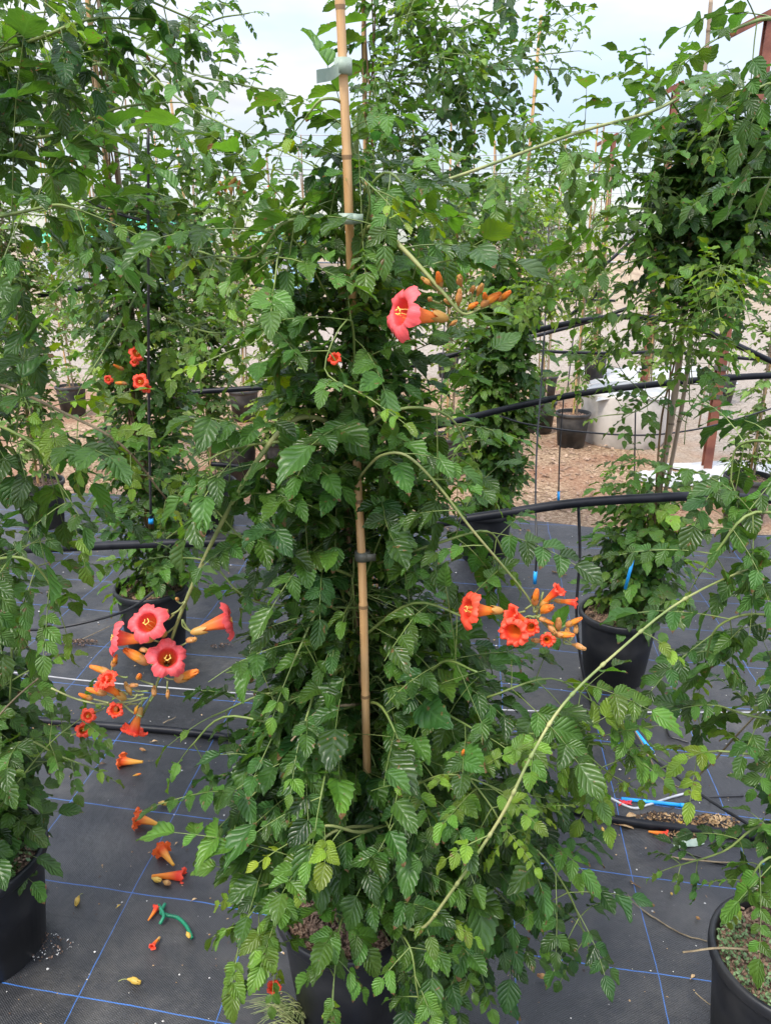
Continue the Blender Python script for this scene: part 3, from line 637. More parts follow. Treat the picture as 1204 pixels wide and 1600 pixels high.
# ============================================================ POTTED VINES
def begin(base, label, lod, group='potted trumpet vines', name='potted_vine', cat='potted vine', clear=()):
    e = empty(name, (base[0], base[1], .008), label, cat, group); return e, Foliage(lod, clear)
def finish(e, F, mat='leaf'):
    F.build('foliage', M[mat], e); F.stem.build('stem', [M['stem'], M['stem_thick'], M['bark'], M['twig']], e)
def trunkset(F, x, y, z1, n=3, amp=.018, r=.006, z0=.27, lean=0):
    for k in range(n):
        ph = rnd.uniform(0, 6); pts = [(x + lean*z + amp*math.sin(z*5+ph)+rnd.gauss(0, .004), y+amp*math.cos(z*5+ph), z) for z in np.linspace(z0, z1, 10)]
        F.stem.tube(smooth(pts, 4), [r*rnd.uniform(.8, 1.2), r*.4], 6, 2)

# ---- A: the plant in the middle
DA = 1.27
AX = (-.055, 1.21)
A, FA = begin((-.08, DA), 'large lush trumpet vine in a black pot at the centre, climbing the thick bamboo cane', 2,
    clear=((-.062, .0, 1.16, .72, 1.2), (-.09, -.022, 1.13, 1.63, 2.2), (-.26, .01, 1.28, -.1, .285), (-.22, .01, 1.15, -.1, .38), (-.20, .01, 1.08, -.1, .45), (-.19, .01, 1.0, -.1, .53), (-.17, .01, .92, -.1, .6), (-.23, -.085, 1.32, .2, .42), (-.20, -.085, 1.12, .2, .5), (-.19, -.085, 1.02, .2, .59), (-.18, -.09, .93, .2, .66),
    (-.42, -.235, 1.16, .80, 1.12), (.0, .085, 1.03, 1.42, 1.56), (.11, .29, 1.06, .92, 1.12)))
pot(A, (-.08, DA), .142, .28, 'pot', 420)
cn = [at(572, 1150, 1.13), at(566, 900, 1.115), at(558, 740, 1.15), at(553, 600, 1.2), at(545, 330, 1.14), at(531, 0, 1.12), at(528, -70, 1.12)]
cn = [np.array([-.03, 1.2, .2])] + cn
CANE_A = cane(A, cn, .0077, 'cane')
for (py, px, ang, ln, dz) in [(342, 543, 0, .0, 0), (868, 566, 0, 0, 0)]:
    q = at(px, py, 1.12); b_ = MB(); b_.tube([q-UP*.007, q+UP*.007], .0125, 14); b_.box(q+np.array([.012, -.008, 0]), (.018, .002, .012), .1)
    tb = b_.build('tie', M['tie'] if py < 600 else M['tie_dark'], CANE_A)
# tape flag tied near the top
q = at(536, 104, 1.12); b_ = MB(); b_.tube([q-UP*.009, q+UP*.009], .0115, 14); a_, c_ = at(533, 104, 1.11), at(495, 121, 1.08)
rows = []
for i in range(9):
    f_ = i/8; p = a_*(1-f_)+c_*f_ + np.array([0, .006*math.sin(f_*5), -.002*math.sin(f_*3)]); rows += [p+UP*.0075, p-UP*.0075]
b_.add(rows, [(2*i, 2*i+1, 2*i+3, 2*i+2) for i in range(8)]); b_.build('tape_flag', M['tie'], CANE_A)
trunkset(FA, -.05, 1.205, 1.55, 4, .014, .006)
envA = envelope([(1500, 520, 740), (1440, 400, 800), (1380, 385, 850), (1300, 385, 880), (1200, 375, 880), (1120, 385, 860), (1040, 400, 830), (960, 410, 800), (900, 370, 770), (820, 360, 750), (740, 340, 745), (660, 375, 725), (580, 440, 715), (500, 445, 700), (420, 445, 675), (360, 445, 655), (300, 455, 635), (250, 480, 600), (200, 485, 565), (160, 500, 550)], 1.18)
fill(FA, envA, 1.18, AX, 112, .050, 3, .21, .044, .62, .55, .13, .13, maxhalf=.26, front=.25, lz=.3)
fill(FA, envelope([(1500, 520, 740), (1440, 410, 800), (1380, 385, 850), (1300, 375, 875), (1200, 370, 875), (1120, 385, 850), (1040, 420, 800)], 1.2), 1.2, AX, 62, .056, 3, .08, .046, .62, .55, .05, .13, maxhalf=.27, front=.4)
# dense inner layer round the cane
fill(FA, envelope([(1420, 430, 800), (1200, 420, 850), (1000, 440, 740), (800, 440, 700), (500, 470, 660), (300, 490, 610)], 1.2), 1.2, AX, 34, .046, 3, .12, .05, .5, .6, .05, .05, maxhalf=.16)
# wide drooping skirt low down
for (px, py, ex, ey, dd, ti, l_) in [(560, 1180, 345, 1290, 1.0, .1, .056), (540, 1120, 300, 1150, 1.1, .12, .06), (520, 1220, 375, 1400, .98, .14, .052), (600, 1200, 700, 1320, .92, .1, .058), (590, 1150, 760, 1180, .95, .12, .056), (600, 1250, 830, 1400, 1.0, .08, .058), (620, 1180, 920, 1230, 1.08, .12, .054),
    (560, 1260, 640, 1400, .9, .12, .056), (540, 1150, 500, 1280, .9, .1, .056), (640, 1300, 790, 1530, .98, .06, .056), (650, 1330, 870, 1480, 1.05, .06, .058), (560, 1100, 640, 1230, .93, .12, .056), (530, 1060, 440, 1180, .95, .14, .054), (620, 1240, 890, 1350, 1.0, .14, .06), (640, 1100, 790, 1080, .95, .14, .052),
    (560, 1000, 740, 1000, 1.0, .2, .058), (540, 960, 430, 1060, 1.0, .14, .058), (600, 1350, 700, 1500, .93, .06, .052), (560, 1330, 600, 1460, .9, .1, .054)]:
    s0 = at(px, py, 1.18); e0 = at(ex+(30 if ex < 450 else (-45 if ex > 780 else 0)), ey-30, dd+.06); shoot(FA, [s0, (s0+e0)/2+UP*.05, e0], (.0032, .0016), .052, l_, 3, ti, .25, .65)
# long named shoots of the middle plant
P1 = shoot(FA, [at(510, 658, 1.16), at(490, 652, 1.14), at(462, 655, 1.12), at(425, 688, 1.1), at(380, 755, 1.1), at(330, 850, 1.1), at(290, 940, 1.12), at(268, 1000, 1.12), at(245, 1070, 1.13), at(222, 1120, 1.15)], [.0042, .0040, .0030, .0020], mat=1, leaves=False, sides=8)
for (i_, dx, dy_) in [(12, -1, .2), (15, 1, -.3), (18, -1, 0), (21, 1, .2), (24, 1, 0)]:
    compound(FA, P1[i_], nrm(np.array([dx*.9, -.2, dy_])), UP, .12, 3, .045, .2, .6)
P2 = shoot(FA, [at(560, 1400, 1.12), at(610, 1435, 1.0), at(655, 1452, .90), at(700, 1400, .87), at(780, 1280, .86), at(830, 1180, .88), at(880, 1100, .92), at(960, 1022, .98), at(1070, 935, 1.06), at(1204, 876, 1.16), at(1300, 860, 1.2)], [.0022, .0023, .0021, .0018, .0016], mat=1, leaves=False, sides=8)
for i_ in range(7, 48, 3):
    q_ = P2[min(i_, len(P2)-2)]; t_ = nrm(P2[min(i_, len(P2)-2)+1]-q_); FA.stem.tube([q_-t_*.006, q_-t_*.002, q_+t_*.002, q_+t_*.006], [.0019, .0031, .0029, .0018], 8, 1)
    if i_ % 2: compound(FA, P2[min(i_, len(P2)-1)], nrm(np.array([rnd.choice([-1, 1])*.8, -.1, -.3])), UP, .07, 2, .024, .55, .4)
P5 = shoot(FA, [at(556, 755, 1.16), at(570, 735, 1.08), at(595, 712, 1.04), at(635, 712, 1.02), at(685, 760, 1.02), at(735, 825, 1.02), at(790, 890, 1.04), at(822, 930, 1.05), at(850, 975, 1.05), at(895, 1008, 1.05)], [.0019, .0019, .0017, .0011], mat=1, leaves=False, sides=8)
for i_ in (14, 19, 23, 27, 31): compound(FA, P5[i_], nrm(np.array([rnd.choice([-1, 1])*.9, .1, .1])), UP, .09, 3, .034, .2, .6)
P4 = shoot(FA, [at(560, 370, 1.16), at(585, 352, 1.1), at(615, 375, 1.06), at(650, 410, 1.04), at(690, 455, 1.02), at(722, 490, 1.02), at(750, 482, 1.03)], [.003, .0032, .0024, .0014], mat=1, leaves=False, sides=8)
for i_ in (6, 12, 16): compound(FA, P4[i_], nrm(np.array([rnd.choice([-1, 1])*.8, -.1, .3])), UP, .12, 3, .05, .15, .6)
shoot(FA, [at(540, 690, 1.16), at(620, 640, 1.1), at(700, 650, 1.12), at(740, 720, 1.14)], (.003, .0015), .05, .05, 3, .16, .2)
shoot(FA, [at(560, 1100, 1.15), at(500, 1110, 1.05), at(455, 1158, 1.0)], [.0026, .0016], mat=3, leaves=False)
shoot(FA, [at(800, 1130, 1.1), at(900, 1160, 1.08), at(960, 1165, 1.1), at(990, 1190, 1.12)], (.0024, .0012), .05, .038, 3, .4, .3)
shoot(FA, [at(780, 1300, 1.05), at(840, 1330, 1.0), at(890, 1400, 1.0), at(915, 1470, 1.02)], (.0022, .001), .05, .045, 3, .05, .4)
shoot(FA, [at(640, 1230, 1.05), at(700, 1210, .96), at(770, 1230, .96), at(840, 1270, .98)], (.002, .001), .04, .024, 4, .45, .2)
shoot(FA, [at(700, 1180, 1.05), at(760, 1250, .96), at(800, 1320, .97)], (.002, .001), .04, .026, 4, .48, .2)
shoot(FA, [at(760, 1090, 1.1), at(860, 1060, 1.1), at(930, 1100, 1.12)], (.002, .001), .045, .05, 3, .3, .2)
shoot(FA, [at(760, 1150, 1.1), at(870, 1150, 1.05), at(940, 1200, 1.06), at(960, 1215, 1.08)], (.002, .001), .05, .036, 3, .45, .3)
# pale young growth low on the left, and the chain hanging before the pot
shoot(FA, [at(600, 1290, 1.06), at(560, 1300, .98), at(510, 1290, .94), at(465, 1310, .93)], (.003, .0018), .04, .044, 3, .66, .35, mat=1)
shoot(FA, [at(590, 1290, 1.06), at(520, 1300, .98), at(440, 1370, .96), at(385, 1390, .98)], (.003, .0018), .05, .046, 3, .34, .3, mat=1)
CL_ = FA.clear; FA.clear = ()
shoot(FA, [at(545, 1410, 1.02), at(530, 1450, .93), at(525, 1500, .9), at(520, 1545, .9)], (.002, .001), .05, .042, 2, .3, .3, droop=.8, L=.06)
shoot(FA, [at(610, 1440, 1.0), at(640, 1480, .92), at(650, 1540, .9), at(655, 1570, .9)], (.002, .001), .05, .042, 2, .32, .2, droop=.8, L=.06)
shoot(FA, [at(470, 1380, 1.02), at(440, 1410, .96), at(425, 1470, .96), at(430, 1500, .97)], (.002, .001), .05, .044, 2, .4, .3, droop=.8, L=.07)
shoot(FA, [at(440, 1380, 1.02), at(390, 1430, .98), at(370, 1490, .98)], (.002, .001), .05, .05, 2, .4, .3, droop=.9, L=.07)
FA.clear = CL_
shoot(FA, [at(550, 350, 1.17), at(500, 340, 1.1), at(440, 350, 1.08), at(400, 400, 1.1), at(340, 400, 1.14)], (.003, .0014), .05, .052, 3, .22, .25, droop=.7)
shoot(FA, [at(550, 260, 1.17), at(540, 170, 1.14), at(505, 155, 1.1), at(480, 180, 1.1)], (.003, .0014), .045, .045, 3, .3, .3, droop=.8)
shoot(FA, [at(550, 330, 1.17), at(600, 270, 1.14), at(640, 300, 1.12)], (.003, .0014), .045, .05, 3, .3, .3, droop=.9)
shoot(FA, [at(550, 700, 1.17), at(450, 690, 1.1), at(370, 700, 1.12), at(320, 720, 1.16)], (.003, .0014), .045, .05, 3, .12, .25, droop=.8)
shoot(FA, [at(550, 900, 1.17), at(450, 860, 1.1), at(390, 850, 1.1), at(340, 800, 1.12)], (.003, .0014), .045, .048, 3, .14, .25, droop=.8)
shoot(FA, [at(560, 950, 1.17), at(400, 940, 1.12), at(330, 880, 1.14), at(270, 870, 1.18)], (.0024, .0012), .05, .045, 3, .16, .35, droop=.8)
shoot(FA, [at(560, 1100, 1.17), at(450, 1130, 1.08), at(350, 1120, 1.1), at(295, 1170, 1.12)], (.003, .0014), .045, .052, 3, .08, .3, droop=.9)
shoot(FA, [at(590, 880, 1.17), at(680, 850, 1.12), at(760, 830, 1.14), at(790, 870, 1.16)], (.003, .0014), .045, .045, 3, .14, .25, droop=.8)
airy(FA, (-.05, 1.19, 1.7), 1.19, 6, (330, 760), (300, 760), .036, .35)
# flowers of the middle plant
d1 = 1.11
def fl(Fo, par, base, mouth, d=1.11, dm=None, kind='pink', st=None, var=None, size=None):
    s_ = at(st[0], st[1], d) if st else None
    return flower(Fo, par, at(base[0], base[1], d), at(mouth[0], mouth[1], dm if dm else d), kind, size, s_, var)
fl(FA, A, (258, 992), (231, 974), 1.12, 1.07, 'pink', (278, 975), 0, 1.0)
fl(FA, A, (238, 1000), (192, 994), 1.11, 1.10, 'pink', (262, 1015), 1, .95)
fl(FA, A, (300, 988), (345, 978), 1.11, 1.12, 'pink', (285, 968), 2, 1.0)
fl(FA, A, (262, 1040), (268, 1029), 1.13, 1.065, 'pink', (258, 1045), 1, 1.0)
fl(FA, A, (232, 1036), (190, 1014), 1.1, 1.09, 'bud', (252, 1050)); fl(FA, A, (176, 1040), (192, 1014), 1.1, 1.09, 'bud', (178, 1050), size=.7)
fl(FA, A, (172, 1052), (134, 1037), 1.1, 1.1, 'bud', (200, 1058)); fl(FA, A, (275, 1062), (318, 1046), 1.11, 1.1, 'bud', (258, 1040))
fl(FA, A, (196, 1092), (160, 1068), 1.1, 1.08, 'half', (215, 1085)); fl(FA, A, (166, 1084), (130, 1076), 1.1, 1.09, 'bud', (190, 1095)); fl(FA, A, (144, 1092), (124, 1086), 1.1, 1.09, 'bud', (170, 1098), size=.6)
fl(FA, A, (215, 1060), (228, 1050), 1.1, 1.08, 'bud', (240, 1070), size=.55); fl(FA, A, (178, 1075), (160, 1056), 1.1, 1.08, 'frill', (200, 1085), size=.6)
fl(FA, A, (221, 1106), (213, 1131), 1.14, 1.13, 'red', (222, 1090), size=.72); fl(FA, A, (188, 1108), (181, 1112), 1.12, 1.10, 'frill', (215, 1100), size=.5)
for (a_, b2, sz, st) in [((200, 1072), (214, 1068), 1, (232, 1080)), ((205, 1086), (198, 1064), 1.1, (225, 1085)), ((262, 1092), (263, 1076), 1, (262, 1064)), ((292, 1004), (298, 994), 1.1, (275, 1010)), ((240, 1020), (245, 1012), 1, (255, 1040)), ((218, 1016), (226, 1012), 1, (240, 1030)),
    ((240, 1088), (248, 1068), 1, (235, 1095)), ((216, 1102), (206, 1118), .9, (225, 1090)), ((184, 1098), (176, 1120), 1.2, (205, 1098)), ((256, 965), (254, 955), .9, (272, 960)), ((276, 938), (280, 932), .7, (290, 940))]:
    fl(FA, A, a_, b2, 1.11, 1.105, 'smallbud', st, size=sz)
for a_, b2 in [((290, 940), (268, 960)), ((268, 1000), (238, 1015)), ((285, 968), (300, 988)), ((258, 1040), (250, 1052)), ((232, 1090), (150, 1100)), ((150, 1100), (80, 1075)), ((222, 1120), (190, 1098))]:
    FA.stem.tube(smooth([at(*a_, 1.11), (at(*a_, 1.11)+at(*b2, 1.11))/2-UP*.004, at(*b2, 1.11)], 4), .0017, 5, 1)
dd = 1.05
for (a_, b2, k_, st, v_, sz) in [((784, 955), (748, 950), 'red', (820, 955), 0, .92), ((834, 978), (797, 953), 'half', (840, 970), 0, None), ((815, 968), (797, 985), 'frill', (835, 965), 0, .85), ((832, 976), (831, 986), 'frill', (838, 968), 1, .5), ((844, 946), (876, 922), 'half', (838, 955), 1, None), ((866, 938), (900, 943), 'half', (845, 950), 0, None),
    ((835, 944), (836, 918), 'bud', (838, 955), 0, None), ((884, 977), (910, 966), 'bud', (870, 985), 0, None), ((842, 966), (868, 974), 'bud', (838, 962), 0, None), ((866, 990), (890, 994), 'bud', (850, 990), 0, .7), ((852, 998), (853, 1006), 'frill', (852, 990), 1, .42)]:
    fl(FA, A, a_, b2, dd, dd-.012 if k_ != 'frill' else dd-.04, k_, st, v_, sz)
for (a_, b2, sz, st) in [((845, 958), (850, 950), 1.5, (838, 962)), ((873, 985), (868, 970), 1.3, (880, 992)), ((893, 1007), (908, 1009), 1.2, (880, 1003)), ((844, 1002), (834, 1000), 1, (850, 995)), ((897, 990), (904, 982), 1, (888, 998)), ((863, 1006), (866, 1000), .9, (870, 998)), ((884, 996), (888, 988), .9, (880, 1000)), ((855, 975), (862, 982), 1.1, (850, 968))]:
    fl(FA, A, a_, b2, dd, dd-.01, 'smallbud', st, size=sz)
for a_, b2 in [((838, 960), (838, 945)), ((838, 960), (848, 925)), ((830, 945), (820, 952))]: FA.stem.tube(smooth([at(*a_, dd), at(*b2, dd)], 3), .0016, 5, 1)
dd = 1.03
for (a_, b2, k_, st, v_, sz) in [((697, 498), (655, 487), 'pink', (712, 508), 2, 1.1), ((778, 468), (798, 458), 'bud', (765, 478), 0, .65)]: fl(FA, A, a_, b2, dd, dd-.02, k_, st, v_, sz)
fl(FA, A, (686, 448), (686, 430), dd, dd-.015, 'bud', (690, 458), size=.6)
fl(FA, A, (752, 478), (776, 458), dd, dd-.01, 'bud', (745, 484), size=.75)
for (a_, b2, sz, st) in [((674, 446), (662, 436), 1.1, (690, 458)), ((721, 447), (708, 427), 1.4, (722, 460)), ((738, 458), (734, 442), 1.2, (735, 470)), ((716, 478), (715, 460), 1.5, (722, 490)), ((745, 462), (752, 445), 1.5, (745, 475)), ((706, 476), (698, 468), 1.1, (715, 485)), ((702, 508), (713, 504), 1, (712, 500)), ((757, 470), (757, 458), 1.1, (752, 482)), ((675, 470), (664, 462), 1, (690, 470)), ((730, 484), (738, 474), 1.2, (724, 492))]:
    fl(FA, A, a_, b2, dd, dd-.008, 'smallbud', st, size=sz*.78)
fl(FA, A, (524, 572), (521, 563), 1.05, 1.04, 'frill', None, 0, .35); fl(FA, A, (722, 1180), (724, 1168), .95, .94, 'bud', None, size=.4); fl(FA, A, (828, 1360), (832, 1345), 1.0, .99, 'bud', (825, 1370), size=.55)
fl(FA, A, (428, 1545), (430, 1530), .98, .95, 'frill', (440, 1560), 0, .45)
finish(A, FA)

# ---- B: left foreground
Bc = (-.955, 1.40)
Bv, FB = begin(Bc, 'dense dark trumpet vine in a black pot at the left edge of the photo', 1)
pot(Bv, Bc, .165, .29, 'pot', 400, .02)
cane(Bv, [(-.97, 1.42, .15), (-.96, 1.42, 1.2), (-.98, 1.42, 2.3)], .008)
trunkset(FB, -.96, 1.41, 1.9, 4)
envB = envelope([(1340, -300, 50), (1280, -300, 60), (1200, -350, 110), (1120, -350, 80), (1040, -380, -20), (960, -400, -20), (880, -420, 60), (840, -450, 40), (790, -450, 110), (700, -470, 135), (600, -470, 135), (500, -500, 140), (400, -500, 120), (300, -500, 80), (200, -500, 40), (100, -500, 0), (0, -500, -20), (-100, -500, -40)], 1.4)
fill(FB, envB, 1.4, (-.96, 1.41), 155, .052, 3, .2, .052, .62, .6, .1, .12, lz=.2, maxhalf=.36, weight=lambda z: 1 if z < 1.6 else .13)
airy(FB, (-.9, 1.4, 2.0), 1.4, 8, (-20, 150), (-20, 330), .036, .2)
for (pts, ll, ti) in [([(-60, 350, 1.35), (40, 330, 1.15), (90, 320, 1.1), (130, 330, 1.1)], .06, .12), ([(-80, 900, 1.35), (20, 870, 1.2), (70, 900, 1.2), (95, 960, 1.2)], .05, .2), ([(-60, 1230, 1.38), (30, 1160, 1.3), (90, 1180, 1.3), (130, 1195, 1.3)], .045, .2), ([(-60, 1130, 1.38), (10, 1070, 1.35), (60, 1040, 1.36)], .045, .25),
    ([(-60, 640, 1.3), (60, 700, 1.15), (110, 800, 1.15)], .06, .12), ([(-60, 100, 1.4), (60, 60, 1.2), (140, 30, 1.2), (230, 30, 1.25)], .045, .08), ([(-60, 180, 1.4), (60, 215, 1.25), (180, 170, 1.25), (260, 160, 1.3)], .05, .3), ([(-60, 20, 1.4), (80, -40, 1.2), (180, -20, 1.2), (300, 30, 1.25)], .042, .06)]:
    shoot(FB, [at(*p) for p in pts], (.003, .0014), .055, ll, 3, ti, .2, .7)
shoot(FB, [at(-60, 590, 1.35), at(0, 600, 1.25), at(100, 645, 1.2), at(190, 695, 1.2), at(260, 780, 1.25)], (.0032, .0016), .07, .032, 3, .5, .4, .5, mat=3)
shoot(FB, [at(0, 900, 1.3), at(18, 1000, 1.3), at(16, 1100, 1.32)], (.003, .002), leaves=False)
shoot(FB, [at(-20, 1140, 1.3), at(20, 1095, 1.25), at(60, 1060, 1.22)], (.0022, .0016), leaves=False, mat=3)
fl(FB, Bv, (150, 1112), (136, 1122), 1.32, 1.28, 'red', (165, 1105), 0, .5); fl(FB, Bv, (128, 1142), (140, 1136), 1.34, 1.29, 'red', (110, 1150), 1, .5)
shoot(FB, [at(-20, 1290, 1.35), at(30, 1220, 1.3), at(80, 1160, 1.3), at(130, 1120, 1.32)], (.002, .001), .06, .04, 3, .3, .3)
g_ = MB()
for k in range(420):
    a = rnd.uniform(-1.7, 1.5); q = .155*rnd.random()**.5; p = np.array([Bc[0]+q*math.cos(a)+.0, Bc[1]+q*math.sin(a), .275+rnd.uniform(0, .03)]); v = nrm(rv()+UP*.6)*.008; u_ = nrm(cross(v, rv()))*.004
    g_.add([p-v, p+u_, p+v, p-u_], [(0, 1, 2, 3)])
tag(g_.build('weeds', M['green_leaf'], Bv, sm=False), kind='stuff')
finish(Bv, FB)

# ---- G: right foreground
Gc = (.80, 1.14)
G, FG = begin(Gc, 'trumpet vine in a black pot at the bottom right corner of the photo', 1)
pot(G, Gc, .148, .28, 'pot', 420, .02)
cane(G, [(.84, 1.16, .15), (.85, 1.16, 1.2), (.87, 1.16, 2.3)], .008)
trunkset(FG, .84, 1.15, 1.8, 4)
envG = envelope([(1400, 1240, 1500), (1360, 1190, 1500), (1300, 1120, 1550), (1200, 1110, 1550), (1100, 1120, 1550), (1000, 1120, 1550), (900, 1130, 1550), (800, 1150, 1550), (720, 1200, 1500), (600, 1300, 1500), (400, 1300, 1450), (250, 1260, 1450), (100, 1210, 1450), (0, 1210, 1450), (-60, 1220, 1450)], 1.15)
fill(FG, envG, 1.15, (.845, 1.15), 42, .044, 3, .2, .055, .6, .6, .07, .09, maxhalf=.3, weight=lambda z: 1 if z < 1.25 else .25)
for (pts, ll, ti) in [([(1290, 830, 1.15), (1180, 800, 1.1), (1120, 860, 1.1), (1090, 900, 1.12)], .045, .14), ([(1290, 1130, 1.15), (1180, 1120, 1.15), (1110, 1100, 1.2), (1060, 1105, 1.25)], .042, .14), ([(1290, 1180, 1.15), (1204, 1182, 1.15), (1100, 1175, 1.18), (1000, 1215, 1.2)], .032, .55), ([(1290, 1300, 1.15), (1190, 1290, 1.15), (1130, 1330, 1.15), (1050, 1355, 1.18)], .032, .12),
    ([(1290, 1350, 1.1), (1200, 1340, 1.05), (1160, 1400, 1.05)], .04, .3), ([(1290, 60, 1.15), (1210, 30, 1.1), (1160, 40, 1.08), (1120, 60, 1.08)], .042, .05), ([(1290, 150, 1.15), (1210, 130, 1.12), (1165, 150, 1.12)], .044, .08), ([(1290, 280, 1.15), (1220, 260, 1.15), (1190, 310, 1.15)], .042, .1),
    ([(1290, 720, 1.15), (1204, 690, 1.15), (1150, 700, 1.2), (1140, 760, 1.2)], .045, .14), ([(1290, 1000, 1.15), (1190, 960, 1.1), (1120, 980, 1.12), (1100, 1040, 1.15)], .045, .14)]:
    shoot(FG, [at(*p) for p in pts], (.003, .0014), .055, ll, 3, ti, .2, .7)
shoot(FG, [at(1300, 1130, 1.2), at(1204, 1100, 1.25), at(1060, 1230, 1.3), at(990, 1140, 1.5)], (.002, .002), leaves=False, mat=3)
shoot(FG, [(.90, 1.10, .30), at(1150, 1482, 1.12), at(1066, 1488, 1.1)], (.0028, .0018), leaves=False, mat=3)
g_ = MB()
for k in range(900):
    a = rnd.uniform(2.2, 4.9); q = .14*rnd.random()**.35; p = np.array([Gc[0]+q*math.cos(a), Gc[1]+q*math.sin(a), .265+rnd.uniform(0, .022)]); v = nrm(rv()+UP*.6)*.005; u_ = nrm(cross(v, rv()))*.003
    g_.add([p-v, p+u_, p+v, p-u_], [(0, 1, 2, 3)])
tag(g_.build('weeds', M['green_leaf'], G, sm=False), kind='stuff')
finish(G, FG)

# ---- C: second row left
Cc = (-.95, 2.86)
Cv, FC = begin(Cc, 'tall trumpet vine with orange-red flowers on two weathered canes, second from the left', 1)
pot(Cv, Cc, .14, .28, 'pot', 60)
cane(Cv, [(-.93, 2.87, .15), (-.945, 2.87, 1.5), (-.95, 2.87, 2.6)], .011, 'cane'); cane(Cv, [(-.95, 2.9, .15), (-.92, 2.9, 1.5), (-.925, 2.9, 2.5)], .009, 'cane_old')
trunkset(FC, -.94, 2.86, 2.2, 4, .02)
envC = envelope([(930, 165, 300), (860, 150, 320), (780, 160, 330), (700, 150, 330), (620, 130, 340), (540, 120, 340), (460, 130, 350), (380, 120, 340), (300, 140, 320)], 2.86)
airy(FC, (-.94, 2.86, 2.35), 2.86, 10, (60, 480), (220, 500), .036, .36)
fill(FC, envC, 2.86, (-.94, 2.86), 86, .052, 3, .24, .065, .7, .6, .08, .12)
fill(FC, envelope([(170, 130, 300), (110, 90, 330), (50, 80, 330), (-40, 80, 340), (-120, 90, 330)], 2.86), 2.86, (-.94, 2.86), 9, .06, 3, .1, .07, .7, .6, .05, .14)
for (pts, ll, ti) in [([(230, 60, 2.8), (215, 90, 2.6), (280, 155, 2.5), (350, 195, 2.4), (450, 240, 2.3), (510, 270, 2.25)], .05, .2), ([(200, 70, 2.7), (300, 115, 2.5), (375, 132, 2.4), (462, 150, 2.35)], .05, .25), ([(230, 330, 2.8), (170, 330, 2.5), (120, 320, 2.4), (60, 330, 2.3)], .06, .2), ([(235, 400, 2.8), (300, 390, 2.5), (400, 430, 2.3), (480, 470, 2.2)], .055, .35),
    ([(230, 320, 2.8), (290, 325, 2.6), (340, 330, 2.5)], .05, .3), ([(230, 130, 2.8), (320, 40, 2.6), (390, 20, 2.5)], .035, .1), ([(230, 380, 2.8), (150, 400, 2.5), (80, 460, 2.4)], .055, .25), ([(230, 480, 2.8), (330, 520, 2.5), (420, 500, 2.4)], .05, .3), ([(235, 250, 2.8), (160, 230, 2.6), (100, 190, 2.5), (40, 215, 2.5)], .05, .4), ([(235, 100, 2.8), (150, 100, 2.6), (60, 130, 2.5), (0, 160, 2.5)], .06, .12), ([(235, 60, 2.8), (100, 20, 2.6), (0, 30, 2.5)], .06, .12),
    ([(235, 860, 2.8), (290, 820, 2.6), (330, 790, 2.5)], .045, .2), ([(235, 340, 2.8), (270, 250, 2.7), (330, 260, 2.6), (400, 300, 2.6)], .045, .3), ([(235, 420, 2.8), (180, 520, 2.5), (130, 600, 2.4)], .05, .25)]:
    shoot(FC, [at(*p) for p in pts], (.004, .0018), .075, ll, 3, ti, .2, .6)
for (a_, b2, sz) in [((205, 560), (215, 548), .85), ((232, 600), (220, 594), .9), ((175, 592), (163, 592), .5), ((212, 572), (206, 558), .5), ((232, 612), (228, 604), .5)]: fl(FC, Cv, a_, b2, 2.5, 2.45, 'red', None, None, sz)
for a_, b2 in [((193, 577), (178, 572)), ((198, 600), (172, 594))]: fl(FC, Cv, a_, b2, 2.48, 2.46, 'bud', None, None, .9)
for (a_, b2) in [((345, 306), (334, 290)), ((352, 300), (350, 280)), ((362, 304), (360, 286)), ((360, 290), (366, 278)), ((388, 306), (380, 298)), ((372, 296), (372, 280))]: fl(FC, Cv, a_, b2, 2.4, 2.39, 'smallbud', (365, 315), None, 1.5)
fl(FC, Cv, (412, 300), (424, 296), 2.4, 2.38, 'frill', (400, 310), 0, .6)
finish(Cv, FC)

# ---- E: behind the middle plant
Ec = (-.03, 2.62)
E_, FE = begin(Ec, 'tall trumpet vine on a thin cane directly behind the centre plant', 1)
pot(E_, Ec, .14, .28, 'pot', 40)
cane(E_, [(-.05, 2.62, .15), (-.06, 2.62, 1.5), (-.065, 2.62, 2.6)], .009, 'cane'); trunkset(FE, -.05, 2.62, 2.4, 4, .02)
envE = envelope([(780, 470, 680), (600, 480, 720), (500, 500, 700), (400, 520, 690), (300, 530, 690), (220, 535, 710), (150, 525, 740), (90, 530, 725), (40, 545, 680), (-20, 550, 640), (-70, 560, 610)], 2.62)
fill(FE, envE, 2.62, (.03, 2.62), 48, .042, 3, .24, .06, .8, .6, .07, .09)
for (pts, ll, ti) in [([(640, 100, 2.6), (712, 110, 2.5), (777, 102, 2.5), (827, 88, 2.5), (895, 80, 2.5)], .04, .12), ([(660, 150, 2.6), (745, 112, 2.5), (790, 108, 2.5), (900, 108, 2.5)], .035, .12), ([(640, 130, 2.6), (757, 140, 2.5), (792, 170, 2.5), (842, 200, 2.5), (885, 238, 2.5)], .04, .15), ([(640, 60, 2.6), (712, 47, 2.5), (770, 20, 2.5), (802, 4, 2.5)], .036, .12), ([(660, 170, 2.6), (740, 180, 2.5), (735, 220, 2.5)], .05, .1), ([(600, 60, 2.6), (650, 20, 2.5), (700, 10, 2.5)], .05, .1), ([(640, 300, 2.6), (720, 330, 2.4), (800, 350, 2.3)], .05, .3)]:
    shoot(FE, [at(*p) for p in pts], (.004, .0016), .07, ll, 3, ti, .25, .6)
airy(FE, (.0, 2.62, 2.4), 2.62, 16, (520, 900), (20, 330), .034, .25)
finish(E_, FE)

